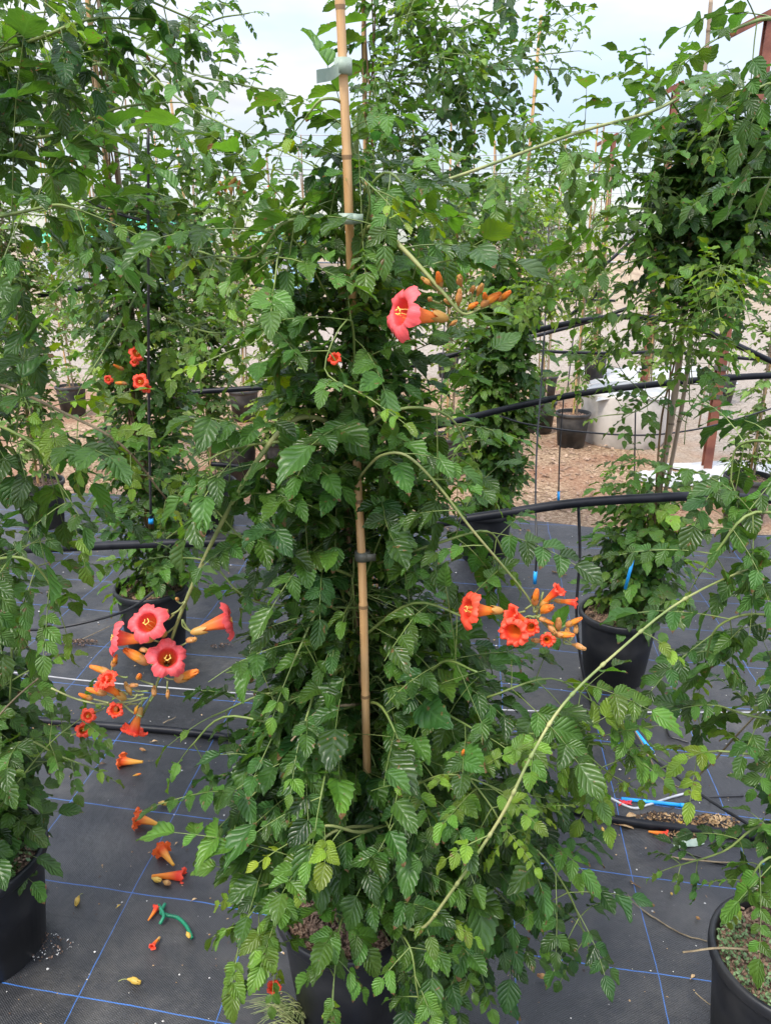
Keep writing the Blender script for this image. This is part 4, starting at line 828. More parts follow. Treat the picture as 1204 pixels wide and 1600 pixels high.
# ---- F: second row right
Fc = (.88, 2.62)
Fv, FF = begin(Fc, 'trumpet vine with a dense dark round crown on weathered canes, second from the right', 1)
pot(Fv, Fc, .14, .285, 'pot', 80)
cane(Fv, [(.93, 2.62, .15), at(1050, 640, 2.62), at(1075, 400, 2.62), at(1092, 300, 2.62)], .013, 'cane_old'); cane(Fv, [(.96, 2.66, .15), at(1070, 600, 2.66), at(1085, 300, 2.66), at(1110, 0, 2.66)], .008, 'cane_old')
trunkset(FF, .95, 2.62, 2.0, 2, .015, .0045, lean=.02)
envF = envelope([(440, 985, 1110), (400, 955, 1130), (350, 930, 1140), (300, 925, 1150), (250, 950, 1150), (200, 975, 1150), (160, 1020, 1140)], 2.62)
fill(FF, envF, 2.62, (1.06, 2.62), 66, .056, 3, .05, .055, .8, .6, .05, .10)
fill(FF, envelope([(960, 955, 1050), (920, 950, 1080), (860, 960, 1100), (800, 985, 1110), (770, 1010, 1100)], 2.62), 2.62, (.93, 2.62), 36, .05, 3, .3, .06, .8, .6, .12, .09)
for (pts, ll, ti) in [([(1070, 260, 2.6), (980, 240, 2.4), (920, 270, 2.35), (890, 300, 2.3)], .05, .25), ([(1070, 330, 2.6), (960, 330, 2.4), (900, 390, 2.35), (860, 430, 2.3)], .055, .3), ([(1070, 380, 2.6), (960, 420, 2.4), (900, 470, 2.35)], .05, .3), ([(1075, 200, 2.6), (1030, 130, 2.5), (1010, 110, 2.45), (975, 115, 2.4)], .05, .15), ([(1050, 600, 2.6), (1000, 640, 2.5), (940, 650, 2.4)], .04, .2), ([(1040, 740, 2.6), (1000, 720, 2.5), (960, 730, 2.4)], .04, .25), ([(1060, 470, 2.6), (1000, 500, 2.5), (960, 540, 2.4)], .05, .35), ([(1060, 450, 2.6), (1110, 520, 2.5), (1150, 540, 2.5)], .045, .4),
    ([(1100, 280, 2.6), (1160, 330, 2.5), (1180, 420, 2.5)], .05, .15), ([(1030, 800, 2.6), (1080, 780, 2.5), (1120, 800, 2.5)], .045, .3), ([(1060, 420, 2.6), (980, 480, 2.45), (930, 560, 2.4), (890, 600, 2.4)], .04, .35)]:
    shoot(FF, [at(*p) for p in pts], (.0035, .0016), .065, ll, 3, ti, .2, .6)
shoot(FF, [at(1090, 130, 2.5), at(1027, 170, 2.2), at(902, 207, 1.9), at(752, 262, 1.7), at(640, 300, 1.6)], (.0045, .003), .14, .05, 3, .3, .1, .6, mat=1)
airy(FF, (1.04, 2.62, 2.1), 2.62, 11, (860, 1190), (150, 620), .036, .32)
finish(Fv, FF)

# ---- D: third row
Dc = (.52, 3.80)
Dv, FD = begin(Dc, 'trumpet vine in a black pot at the far edge of the ground cover, centre right', 1)
pot(Dv, Dc, .14, .28, 'pot', 60)
cane(Dv, [(.6, 3.8, .15), (.63, 3.8, 1.5), (.66, 3.8, 2.5)], .009, 'cane'); trunkset(FD, .56, 3.8, 1.8, 4, .02)
fill(FD, envelope([(785, 715, 805), (700, 700, 815), (620, 690, 830), (540, 700, 840), (480, 710, 840), (430, 730, 830)], 3.8), 3.8, (.57, 3.8), 125, .055, 3, .26, .065, .8, .6, .1, .1)
fill(FD, envelope([(430, 720, 850), (350, 730, 850), (280, 760, 840), (220, 780, 830), (150, 790, 825)], 3.8), 3.8, (.63, 3.8), 14, .05, 3, .35, .08, .8, .6, .1, .1)
for (pts, ll, ti) in [([(800, 420, 3.8), (860, 440, 3.7), (920, 400, 3.6)], .05, .4), ([(800, 400, 3.8), (740, 360, 3.7), (700, 340, 3.6)], .05, .35), ([(800, 300, 3.8), (850, 270, 3.7), (900, 290, 3.7)], .05, .3)]:
    shoot(FD, [at(*p) for p in pts], (.0035, .0016), .08, ll, 3, ti, .2, .6)
airy(FD, (.63, 3.8, 2.2), 3.8, 14, (660, 960), (200, 480), .04, .4)
finish(Dv, FD)

# ---- rows behind: sparse pale vines
BG = [  # pot px, distance, top y, half-width px at its distance, density, tint, label
 (330, 4.3, 330, 75, 95, .3, 'leafy vine in the third row, between the two left canes', .28), (60, 4.3, 300, 80, 80, .35, 'pale vine in the third row behind the far left plant', .28), (1170, 4.4, 230, 60, 60, .28, 'sparse vine in the third row at the right, beside the red post', .28),
 (440, 5.3, 330, 50, 60, .45, 'pale vine in the fourth row, left of the centre plant', .2), (895, 6.2, 300, 50, 26, .45, 'thin vine in a pot near the round tank', .24), (700, 5.4, 280, 50, 50, .42, 'pale vine in the fourth row, right behind the centre plant', .2),
 (180, 5.6, 320, 50, 60, .45, 'pale vine in the fourth row behind the two canes', .2), (1010, 6.6, 330, 45, 26, .4, 'sparse vine growing behind the round concrete tank', .2),
 (760, 7.2, 290, 40, 40, .5, 'yellowish vine in the fifth row, under the rounded skyline tree', .2), (850, 8.0, 300, 36, 34, .5, 'yellowish vine in the fifth row, left of the second red post', .2), (380, 7.2, 300, 42, 44, .5, 'yellowish vine in the fifth row left, below the row wires', .2), (270, 7.6, 300, 42, 44, .5, 'yellowish vine in the fifth row, near the low left tree', .2),
 (110, 7.4, 300, 44, 44, .5, 'yellowish vine in the fifth row in front of the green roof', .2), (930, 9.4, 310, 30, 26, .5, 'small hazy vine in the sixth row, in front of the third red post', .2), (700, 9.6, 310, 30, 26, .5, 'small hazy vine in the sixth row behind the centre right shoots', .2), (480, 9.4, 310, 30, 26, .5, 'small hazy vine in the sixth row left of the cane', .2), (1130, 8.0, 320, 40, 16, .4, 'sparse vine in the fifth row behind the first red post', .2)]
for (px, d, yt, hw, n, ti, lb, hh) in BG:
    y_ = at(px, 500, d); gy = 800-FPX*math.tan(TH-math.atan((H_CAM-.3)/d)) if False else None
    # pot column foot
    ang = math.atan((H_CAM-.28)/d); py = 800+FPX*math.tan(ang-TH); c_ = at(px, py, d); kx_ = (602-px)/3430*-1
    e, F = begin((c_[0], d), lb, 0, 'vines in the rows behind'); pot(e, (c_[0], d), .135, .28, 'pot_dusty', 0)
    top = at(px, yt, d)[2]; xx = c_[0]; w_ = hw/FPX*d
    for k in range(2): cane(e, [(xx+.03*k, d, .15), (xx+.03*k+rnd.uniform(-.04, .04), d, top*.6), (xx+rnd.uniform(-.06, .06), d, top+rnd.uniform(.1, .6))], .008, 'cane_old' if k else 'cane', k=4)
    rows_ = np.array([(z, xx-w_*(.55+.45*math.sin(z*3+px)), xx+w_*(.55+.45*math.cos(z*2.3+px))) for z in np.linspace(.35, top, 9)])
    fill(F, rows_, d, (xx, d), n, .05 if d < 5 else .06, 2 if d > 5 else 3, ti, .1 if d > 5 else .075, .8, .5, .13, .05)
    finish(e, F, 'leaf_far')
# ============================================================ POSTS, WIRES, PIPES
def post(px, pyb, top, label, w=.058):
    c_ = gp(px, pyb); e = empty('steel_post', (c_[0], c_[1], 0), label, 'post', 'red steel trellis posts'); x, y = c_[0], c_[1]
    m_ = MB(); h = w/2; tt = .012
    prof = [(-h, -h), (h, -h), (h, -h+tt), (tt/2, -h+tt), (tt/2, h-tt), (h, h-tt), (h, h), (-h, h), (-h, h-tt), (-tt/2, h-tt), (-tt/2, -h+tt), (-h, -h+tt)]
    V = [(x+a, y+b_, z) for z in (-.03, top) for a, b_ in prof]; n = len(prof)
    m_.add(V, [(i, (i+1) % n, n+(i+1) % n, n+i) for i in range(n)] + [tuple(range(n))[::-1], tuple(n+i for i in range(n))]); po = m_.build('shaft', M['rust'], e, sm=False)
    m_ = MB(); p0 = np.array([x+.05, y, top+.03]); p1 = np.array([x-.22, y, top-.10]); dr = nrm(p1-p0); up_ = nrm(cross(dr, np.array([0, 1., 0])))*.022; sd_ = np.array([0, .045, 0])
    V = [p0+a*up_+b_*sd_ for a, b_ in ((-1, -1), (1, -1), (1, 1), (-1, 1))] + [p1+a*up_+b_*sd_ for a, b_ in ((-1, -1), (1, -1), (1, 1), (-1, 1))]
    m_.add(V, [(0, 1, 2, 3), (7, 6, 5, 4), (0, 4, 5, 1), (1, 5, 6, 2), (2, 6, 7, 3), (3, 7, 4, 0)]); m_.build('bracket', M['rust'], e, sm=False)
    for zz in (.55, .75):
        m_ = MB(); m_.box((x, y, zz), (w+.01, w+.01, .03)); m_.build('strap', M['tie_dark'], e, sm=False)
    return e
post(1102, 735, 2.9, 'nearest red steel post with dark straps, right of the round concrete tank'); post(1000, 640, 2.86, 'second red steel post, rising behind the round concrete tank'); post(928, 556, 2.9, 'third and farthest red steel post of the right-hand line')
m_ = MB(); c_ = at(1172, 242, 5.3)
for k in range(5): m_.tube(smooth([c_+np.array([-.05, -.06, .01*k]), c_+np.array([.06, -.06, .01*k+.02]), c_+np.array([.12+.02*k, -.02, -.03*k])], 4), .006, 5)
tag(m_.build('string_tie', M['teal']), 'bright green string knotted round the top of the nearest red post', 'string')
WI = [(207, 6.6, 'wire_white', 'pale trellis wire, highest of those crossing the sky'), (240, 6.6, 'wire', 'grey trellis wire second from the top'), (262, 7.6, 'wire_dark', 'dark trellis wire third from the top'), (276, 8.4, 'wire', 'grey trellis wire fourth from the top'), (290, 9.4, 'wire', 'grey trellis wire fifth from the top'), (303, 10.6, 'wire', 'thin far trellis wire, sixth from the top'), (268, 5.2, 'wire_dark', 'nearer dark wire sagging over the third row'), (316, 11.8, 'wire', 'thinnest far trellis wire just above the skyline')]
for (py, d, mt, lb) in WI:
    a_, b2 = at(-300, py, d), at(1500, py-3, d); m_ = MB(); P = [a_*(1-t_)+b2*t_ - UP*.05*math.sin(math.pi*((t_*3) % 1))*.6 for t_ in np.linspace(0, 1, 31)]
    m_.tube(P, .0032 if d < 8 else .004, 5); tag(m_.build('trellis_wire', M[mt]), lb, 'wire', 'trellis wires strung over the rows')
# thin support rods of the far rows
RODS = [(645, 6.1, 200, 'brown stick standing far behind the red flower of the upper cluster'), (690, 7.2, 215, 'thin grey rod against the sky right of the column behind the centre plant'), (715, 8.4, 230, 'thin weathered cane near the dark tree left of the rounded skyline tree'), (742, 6.6, 190, 'thin brown rod rising beside the third-row cane'), (858, 7.6, 260, 'thin grey rod crossing the smaller dark skyline tree'), (868, 9.0, 280, 'thin brown rod right beside the smaller dark skyline tree'), (880, 7.0, 245, 'pale cane standing in the sky gap left of the round dark crown'),
 (905, 8.2, 270, 'thin dark rod against the sky at the left rim of the round dark crown'), (940, 9.6, 300, 'short brown rod behind the third red post'), (100, 6.4, 180, 'thin pale cane in front of the left part of the green roof'), (145, 7.8, 175, 'dark rod rising above the middle of the green roof'), (196, 6.8, 155, 'brown rod just left of the two left canes against the sky'), (300, 7.4, 220, 'pale thin cane rising right of the two left canes'), (362, 8.6, 240, 'grey rod against the sky above the upper left orange buds'), (470, 7.9, 210, 'brown rod against the sky left of the bamboo cane tape flag'), (1150, 6.9, 240, 'weathered thin cane behind the nearest red post')]
for k, (px, d, yt, lb) in enumerate(RODS):
    b2 = at(px, yt, d); x0 = b2[0]+rnd.uniform(-.05, .05); m_ = MB(); m_.tube(smooth([(x0, d, -.02), (x0+rnd.uniform(-.03, .03), d, b2[2]/2), (b2[0], d, b2[2])], 4), [.008, .006], 6)
    mt = 'bark' if 'brown' in lb else ('cane_old' if 'cane' in lb[:22] or 'weathered' in lb else 'wire_dark')
    tag(m_.build('support_rod', M[mt]), lb, 'rod', 'thin upright rods in the far rows')
def pipe(pts, r, label, name='irrigation_pipe', cat='pipe', mat='pipe', group='black arched irrigation pipes', ground=None, k=8):
    P = smooth([at(*p) if ground is None else gp(p[0], p[1], ground) for p in pts], k); m_ = MB(); m_.tube(P, r, 14 if r > .006 else 7); o_ = m_.build(name, M[mat]); tag(o_, label, cat, group); return P
PA = pipe([(-60, 862, 2.45), (70, 857, 2.4), (230, 850, 2.35), (380, 846, 2.3), (560, 832, 2.25), (690, 816, 2.25), (780, 803, 2.25), (900, 786, 2.25), (1040, 777, 2.25), (1120, 776, 2.3), (1280, 785, 2.4)], .0145, 'nearest and thickest black arched pipe, crossing the photo behind the centre plant')
pipe([(560, 690, 3.2), (680, 666, 3.2), (780, 641, 3.2), (900, 616, 3.2), (1000, 603, 3.2), (1100, 593, 3.2), (1195, 587, 3.2), (1300, 584, 3.2)], .0135, 'second black arched pipe, passing in front of the concrete tank')
pipe([(250, 618, 4.0), (310, 612, 4.0), (430, 604, 4.0), (560, 590, 4.0), (640, 572, 4.0), (705, 555, 4.0), (770, 536, 4.0), (860, 511, 4.0), (950, 496, 4.0), (1030, 498, 4.0), (1080, 510, 4.0), (1130, 530, 4.0), (1220, 572, 4.0)], .0145, 'third black arched pipe, bending down at the right')
pipe([(760, 540, 5.2), (830, 548, 5.2), (950, 552, 5.2), (1050, 550, 5.2), (1160, 560, 5.2), (1250, 565, 5.2)], .011, 'thinner nearly level black pipe below the third arched one')
pipe([(330, 725, 4.2), (360, 727, 4.2), (400, 732, 4.2)], .012, 'short black pipe end lying across the left gap beside the centre plant')
pipe([(700, 560, 6.0), (900, 508, 6.0), (985, 480, 6.0)], .014, 'black arched pipe in the fifth row rising to the right')
pipe([(790, 500, 7), (840, 480, 7), (900, 450, 7), (960, 400, 7), (1000, 360, 7)], .014, 'black arched pipe in the far rows climbing steeply to the right')
pipe([(800, 455, 8), (850, 462, 8), (900, 468, 8), (960, 470, 8)], .013, 'black pipe in the far rows, level above the dry field')
pipe([(740, 490, 8.6), (800, 465, 8.6), (860, 420, 8.6), (890, 370, 8.6)], .015, 'black arched pipe in the farthest row')
pipe([(880, 500, 6.5), (920, 470, 6.5), (942, 448, 6.5)], .016, 'short thick black pipe sticking up before the dry field')
pipe([(60, 462, 4.4), (130, 450, 4.4), (180, 432, 4.4)], .013, 'black pipe end between leaves at the upper left')
pipe([(130, 310, 2.6), (180, 332, 2.6), (240, 350, 2.6)], .005, 'thin dark cord slanting between the upper left leaves', 'cord', 'cord', 'tube', 'thin dark cords')
pipe([(-40, 985, 2.1), (20, 985, 2.1), (90, 981, 2.15), (160, 966, 2.2), (205, 950, 2.3), (240, 925, 2.4)], .0045, 'thin black drip tube sagging at the left below the thick pipe', 'drip_tube', 'tube', 'tube', 'thin black drip tubes')
pipe([(780, 650, 3.3), (820, 662, 3.3), (900, 674, 3.3), (1000, 680, 3.3), (1080, 672, 3.3), (1150, 655, 3.3), (1230, 630, 3.3)], .004, 'thin black tube sagging in front of the concrete tank', 'drip_tube', 'tube', 'tube', 'thin black drip tubes')
pipe([(903, 792, 2.26), (905, 870, 2.28), (900, 960, 2.3), (908, 1040, 2.35), (925, 1110, 2.4)], .005, 'black drip tube hanging from the thick pipe beside the second flower cluster', 'drip_tube', 'tube', 'tube', 'thin black drip tubes')
def dripper(pts, tip0, tip1, label, r=.0035, d=2.6):
    P = smooth([at(*p) for p in pts], 8); e = empty('hanging_drip_tube', tuple(P[-1]), label, 'drip tube', 'hanging drip tubes with blue tips'); m_ = MB(); m_.tube(P, r, 7); m_.build('tube', M['tube'], e)
    m_ = MB(); m_.tube([at(*tip0), at(*tip1)], r*1.9, 9); m_.build('blue_tip', M['blue'], e)
dripper([(850, 520, 3.1), (845, 600, 3.0), (838, 700, 2.8), (836, 790, 2.6), (838, 850, 2.5), (836, 895, 2.5)], (836, 893, 2.5), (835, 912, 2.5), 'thin drip tube with a blue tip hanging just above the second flower cluster')
dripper([(880, 620, 3.6), (874, 700, 3.6), (872, 770, 3.6)], (872, 768, 3.6), (872, 785, 3.6), 'thin drip tube with a blue tip hanging over the bark chips', .0035)
dripper([(992, 640, 2.9), (990, 760, 2.8), (988, 872, 2.5)], (988, 875, 2.45), (976, 920, 2.45), 'thin drip tube with a long blue tip at the pot of the round-crowned vine', .003)
dripper([(232, 200, 2.5), (232, 400, 2.5), (233, 640, 2.5), (236, 810, 2.5)], (236, 810, 2.5), (236, 818, 2.5), 'long black drip tube hanging straight down the second vine from the left', .0045)
dripper([(144, 150, 3.2), (147, 200, 3.2), (152, 233, 3.2), (158, 215, 3.2)], (158, 216, 3.2), (157, 206, 3.2), 'short looped drip tube hanging against the sky at the upper left', .005)
# white cord near the ground, with its clips
P = smooth([at(-60, 1042, 2.35), at(60, 1055, 2.35), at(160, 1066, 2.35), at(400, 1085, 2.35), at(760, 1108, 2.35), at(930, 1112, 2.35), at(1060, 1113, 2.35), at(1300, 1113, 2.35)], 8)
e = empty('white_cord', (0, 2.35, 0), 'taut white cord stretched low over the ground cover from side to side', 'cord'); m_ = MB(); m_.tube(P, .0028, 8); m_.build('strand', M['wire_white'], e)
for px in (918, 930, 1038, 1044):
    m_ = MB(); c_ = at(px, 1111, 2.35); m_.tube([c_+np.array([-.009, 0, 0]), c_+np.array([.009, 0, 0])], .012, 10); m_.tube(smooth([c_, c_+np.array([0, -.01, -.03]), c_+np.array([.006, 0, -.055])], 4), .004, 6); m_.build('clip', M['tube'], e)
c_ = at(955, 1113, 2.35); m_ = MB(); m_.tube([c_+np.array([-.04, 0, -.004]), c_+np.array([.05, 0, -.004])], [.009, .012], 10); m_.build('coupling', M['tube'], e)
# pipes lying on the ground cover
pipe([(860, 1258), (945, 1277), (1010, 1288), (1060, 1294), (1130, 1301), (1260, 1318)], .0125, 'black hose lying on the ground cover at the right among dry leaves', 'ground_hose', 'hose', 'pipe', 'black hoses on the ground', .021)
pipe([(-40, 1118), (40, 1124), (120, 1130), (200, 1136), (275, 1142), (360, 1152)], .0125, 'black hose lying on the ground cover at the left behind the fallen flowers', 'ground_hose', 'hose', 'pipe', 'black hoses on the ground', .021)
pipe([(1040, 1120), (1045, 1148), (1060, 1155), (1075, 1160)], .0045, 'short dark tube end bending from the white cord', 'tube_piece', 'tube', 'tube', 'thin tube pieces on the ground', .012)
pipe([(905, 1060, 2.2), (960, 1130, 2.0), (1020, 1185, 1.8), (1100, 1245, 1.6), (1204, 1310, 1.4), (1260, 1350, 1.35)], .0045, 'long thin dark tube slanting down to the right past the blue rods', 'drip_tube', 'tube', 'tube', 'thin black drip tubes')
pipe([(940, 1240), (985, 1262), (1010, 1258), (1050, 1245), (1090, 1235)], .004, 'thin grey tube curling over the lying blue rod', 'tube_piece', 'tube', 'wire', 'thin tube pieces on the ground', .014)
pipe([(1035, 1270), (1065, 1255), (1100, 1246), (1160, 1243)], .004, 'thin black tube curving beside the dry leaf heaps', 'tube_piece', 'tube', 'tube', 'thin tube pieces on the ground', .01)
pipe([(1050, 1305), (1062, 1328), (1090, 1338), (1130, 1350), (1204, 1358)], .0035, 'thin black tube running from the dried flower towards the corner pot', 'tube_piece', 'tube', 'tube', 'thin tube pieces on the ground', .01)
def rod(a_, b2, label, r=.0055, za=.016, zb=.016):
    p, q = gp(*a_, za), gp(*b2, zb); e = empty('blue_rod', tuple(p), label, 'rod', 'blue plastic rods on the ground'); m_ = MB(); m_.tube([p, q], r, 10); m_.build('rod', M['blue'], e)
    m_ = MB(); m_.tube([q, q+(q-p)*.02/np.linalg.norm(q-p)*.6], r*1.25, 10); m_.build('cap', M['blue'], e)
rod((984, 1131), (1016, 1172), 'short bright blue rod leaning below the white cord'); rod((970, 1248), (1062, 1258), 'longer bright blue rod lying beside the red scrap'); rod((1190, 1352), (1215, 1358), 'blue rod tip showing at the right edge above the corner pot', .005)
m_ = MB(); c_ = gp(975, 1256, .012)
for k in range(9): m_.tube(smooth([c_+rv(.006)*np.array([1, 1, .4]), c_+rv(.01)*np.array([1, 1, .4]), c_+rv(.01)*np.array([1, 1, .4])], 3), [.004, .002], 5)
tag(m_.build('crumpled_scrap', M['redscrap']), 'small crumpled bright red scrap touching the blue rod', 'scrap')

# ============================================================ concrete tank, white sheets, loose pot
c_ = np.array([2.02, 6.45, 0]); e = empty('concrete_tank', (2.02, 6.45, 0), 'pale round concrete tank with a white sheet over its rim', 'tank'); m_ = MB()
m_.lathe([(.33, -.02), (.345, .02), (.36, .2), (.365, .40), (.36, .42), (.33, .42), (.32, .40), (.31, .05), (.001, .05)], c_, 48); m_.build('wall', M['concrete'], e)
def sheet(cx, cy, w_, d_, z0, amp, name, label, parent=None, seed=0, sag=0):
    m_ = MB(); n_ = 26; V = []
    for j in range(n_+1):
        for i in range(n_+1):
            u_, v_ = i/n_-.5, j/n_-.5; x = cx+u_*w_*(1+.1*math.sin(v_*9+seed)); y = cy+v_*d_*(1+.12*math.sin(u_*8+seed)); rr_ = max(0, math.hypot(u_, v_)-.33)
            z = z0 + amp*(abs(math.sin(u_*11+seed+2*v_))*.6+abs(math.sin(v_*13+u_*4+seed))*.6+rnd.uniform(0, .12))*max(0, 1-(2*max(abs(u_), abs(v_)))**6) - sag*rr_
            V.append((x, y, z))
    m_.add(V, [(j*(n_+1)+i, j*(n_+1)+i+1, (j+1)*(n_+1)+i+1, (j+1)*(n_+1)+i) for j in range(n_) for i in range(n_)])
    o_ = m_.build(name, M['white'], parent)
    if label: tag(o_, label, 'plastic sheet', 'white plastic sheets')
sheet(2.02, 6.45, .66, .66, .425, .02, 'cover_sheet', None, e, 1, .12)
sheet(2.95, 5.35, 1.7, .6, .0, .04, 'plastic_sheet', 'crumpled white sheet on the ground beyond the concrete tank, by the nearest red post', None, 3)
sheet(3.3, 9.6, 1.6, 1.0, .0, .08, 'plastic_sheet', 'white sheet heap lying far behind the concrete tank, right of the second red post', None, 5)
sheet(1.98, 5.25, .35, .35, .0, .03, 'plastic_sheet', 'small white sheet scrap at the foot of the weathered cane', None, 8)
e = empty('nursery_pot', (-1.12, 4.15, .008), 'empty dark pot standing in the left gap beneath the short pipe end', 'pot'); pot(e, (-1.12, 4.15), .14, .28, 'pot', 30)
e = empty('nursery_pot', (-1.05, 5.3, -.01), 'dusty black pot farther back in the left gap below the third arched pipe', 'pot'); pot(e, (-1.05, 5.3), .14, .28, 'pot_dusty', 30)
e = empty('nursery_pot', (1.42, 6.5, -.01), 'dusty black pot next to the concrete tank, behind the one with the pale vine', 'pot'); pot(e, (1.36, 6.7), .13, .27, 'pot_dusty', 10)

# ============================================================ bark chips, grit and leaf litter
m_ = MB()
for k in range(5200):
    y = rnd.uniform(4.35, 8.2); x = rnd.uniform(-.42, .42)*y*1.1
    if y < 4.5-YAW*x+.03 or x > 1.9: continue
    s_ = rnd.uniform(.008, .03); v = nrm(np.array([rnd.gauss(0, 1), rnd.gauss(0, 1), rnd.gauss(0, .25)])); u_ = nrm(cross(v, UP+rv(.3))); c_ = np.array([x, y, rnd.uniform(.0, .012)]); w_ = s_*rnd.uniform(.25, .6)
    h_ = np.array([0, 0, .003]); m_.add([c_-v*s_, c_+u_*w_+h_, c_+v*s_, c_-u_*w_+h_], [(0, 1, 2, 3)])
tag(m_.build('bark_chips', M['chip'], sm=False), 'red-brown bark chips scattered over the earth beyond the ground cover', 'bark chips', kind='stuff')
m_ = MB()
for k in range(1000):
    y = rnd.uniform(1.0, 4.2); x = rnd.uniform(-.62, .62)*(y+.4); s_ = rnd.choice([.0012, .0016, .0022, .003])*(1 if k % 9 else 1.6); c_ = np.array([x, y, .011+s_*.6])
    m_.add([c_+np.array(q)*s_*rnd.uniform(.7, 1.3) for q in ((1, 0, 0), (0, 1, 0), (-1, 0, 0), (0, -1, 0), (0, 0, .7), (0, 0, -.7))], [(0, 1, 4), (1, 2, 4), (2, 3, 4), (3, 0, 4), (1, 0, 5), (2, 1, 5), (3, 2, 5), (0, 3, 5)], 0 if rnd.random() < .6 else 1)
tag(m_.build('grit', [M['stone'], M['dry']], sm=False), 'fine pale grit and crumbs sprinkled over the dark ground cover', 'grit', kind='stuff')
m_ = MB()
for k in range(520):
    y = rnd.uniform(1.0, 4.2); x = rnd.uniform(-.6, .6)*(y+.4); s_ = rnd.uniform(.002, .006); a = rnd.uniform(0, 6.3); v = np.array([math.cos(a), math.sin(a), rnd.uniform(-.1, .1)])*s_; u_ = np.array([-math.sin(a), math.cos(a), 0])*s_*rnd.uniform(.15, .6); c_ = np.array([x, y, .014])
    m_.add([c_-v, c_+u_+UP*.001, c_+v, c_-u_+UP*.001, c_+UP*.0015], [(0, 1, 4), (1, 2, 4), (2, 3, 4), (3, 0, 4)], rnd.choice([0, 0, 1]))
tag(m_.build('crumbs', [M['dark_debris'], M['dry']], sm=False), 'tiny brown leaf crumbs strewn all over the dark ground cover', 'crumbs', kind='stuff')
def litter(px, py, rad, n, label, mats=('dry', 'dark_debris'), s0=.006, flat=.5):
    c0 = gp(px, py, .01); m_ = MB()
    for k in range(n):
        q = rad*rnd.random()**.6; a = rnd.uniform(0, 6.28); c_ = c0+np.array([q*math.cos(a)*1.6, q*math.sin(a)*.6, rnd.uniform(0, .014)*(1-q/rad)+.003]); v = nrm(np.array([rnd.gauss(0, 1), rnd.gauss(0, 1), rnd.gauss(0, flat)])); u_ = nrm(cross(v, UP+rv(.4))); s_ = s0*rnd.uniform(.4, 1.5)
        h_ = nrm(cross(u_, v))*s_*.35; m_.add([c_-v*s_, c_+u_*s_*.6+h_, c_+v*s_, c_-u_*s_*.6+h_, c_], [(0, 1, 4), (1, 2, 4), (2, 3, 4), (3, 0, 4)], rnd.choice([0, 0, 1]))
    tag(m_.build('leaf_litter', [M[mats[0]], M[mats[1]]], sm=False), label, 'leaf litter', 'heaps of dry litter', 'stuff')
litter(1035, 1282, .05, 260, 'dark heap of rotted leaves behind the hose at the right', ('dark_debris', 'dry')); litter(1110, 1285, .05, 240, 'brown leaf crumbs against the hose at the right edge'); litter(1068, 1305, .04, 160, 'pale brown leaf crumbs in front of the hose')
litter(125, 1005, .05, 300, 'small heap of reddish soil on the cover at the left behind the flower cluster', ('soil', 'dark_debris'), .004, 1); litter(345, 1010, .03, 60, 'reddish crumbs just right of the first flower cluster', ('soil', 'dark_debris'), .004, 1); litter(60, 1135, .05, 160, 'dark leaf crumbs under the left hose'); litter(42, 1480, .07, 260, 'spilled soil at the foot of the left edge pot', ('soil', 'stone'), .003, 1)
litter(700, 826, .3, 200, 'brown crumbs along the far edge of the ground cover', ('dark_debris', 'dry'), .01); litter(960, 1072, .04, 60, 'brown crumbs in front of the pot of the round-crowned vine')
def dryleaf(px, py, s_, rot, label, mat='dry', z=.014, curl=.3):
    c0 = gp(px, py, z); m_ = MB(); V = []; n_ = 8
    for i in range(n_+1):
        t_ = i/n_; w_ = .42*math.sin(math.pi*t_**.8)*(1+.15*(i % 2)); 
        for v_ in (-1, -.4, 0, .4, 1):
            x, y = (t_-.5)*s_, v_*w_*s_*.5; V.append((c0[0]+x*math.cos(rot)-y*math.sin(rot), c0[1]+x*math.sin(rot)+y*math.cos(rot), c0[2]+curl*abs(v_)*w_*s_*.5+.12*s_*math.sin(t_*4)-.02*s_))
    m_.add(V, [(i*5+j, i*5+j+1, i*5+j+6, i*5+j+5) for i in range(n_) for j in range(4)]); m_.tube([np.array(V[2]), np.array(V[2])+np.array([-math.cos(rot), -math.sin(rot), .05])*s_*.3], .0008, 4)
    tag(m_.build('fallen_leaf', M[mat]), label, 'fallen leaf', 'fallen leaves and scraps on the ground cover')
for (px, py, s_, r_, lb, mt) in [(987, 1275, .04, .2, 'curled tan leaf lying on the black hose at the right', 'dry'), (978, 1291, .045, -.3, 'pale folded leaf in front of the black hose', 'dry'), (1062, 1284, .03, 1.0, 'yellow-green leaf on top of the dark litter heap', 'bud_yellow'), (160, 1194, .028, .4, 'small brown curled leaf left of the topmost fallen flower', 'dark_debris'), (235, 1308, .022, 0, 'thin tan leaf scrap below the second fallen flower', 'dry'), (1043, 1338, .0, 0, '', None), (276, 1317, .012, 1.2, 'tiny tan scrap right of the second fallen flower', 'dry'), (160, 1352, .012, 2, 'tiny tan scrap near the middle of the left seam line', 'dry'), (186, 1415, .012, 1, 'tiny yellowish scrap right of the stalked bud', 'bud_yellow'), (242, 1158, .02, .3, 'small brown scrap just in front of the left hose', 'dry'), (304, 1405, .014, .6, 'tiny brown scrap on the blue thread left of the centre pot', 'dry'), (1082, 1525, .016, .7, 'tiny brown scrap left of the corner pot', 'dry'), (797, 1515, .015, 1.7, 'tiny pale scrap below the hanging leaves at the centre right', 'dry')]:
    if s_ > 0: dryleaf(px, py, s_, r_, lb, mt)
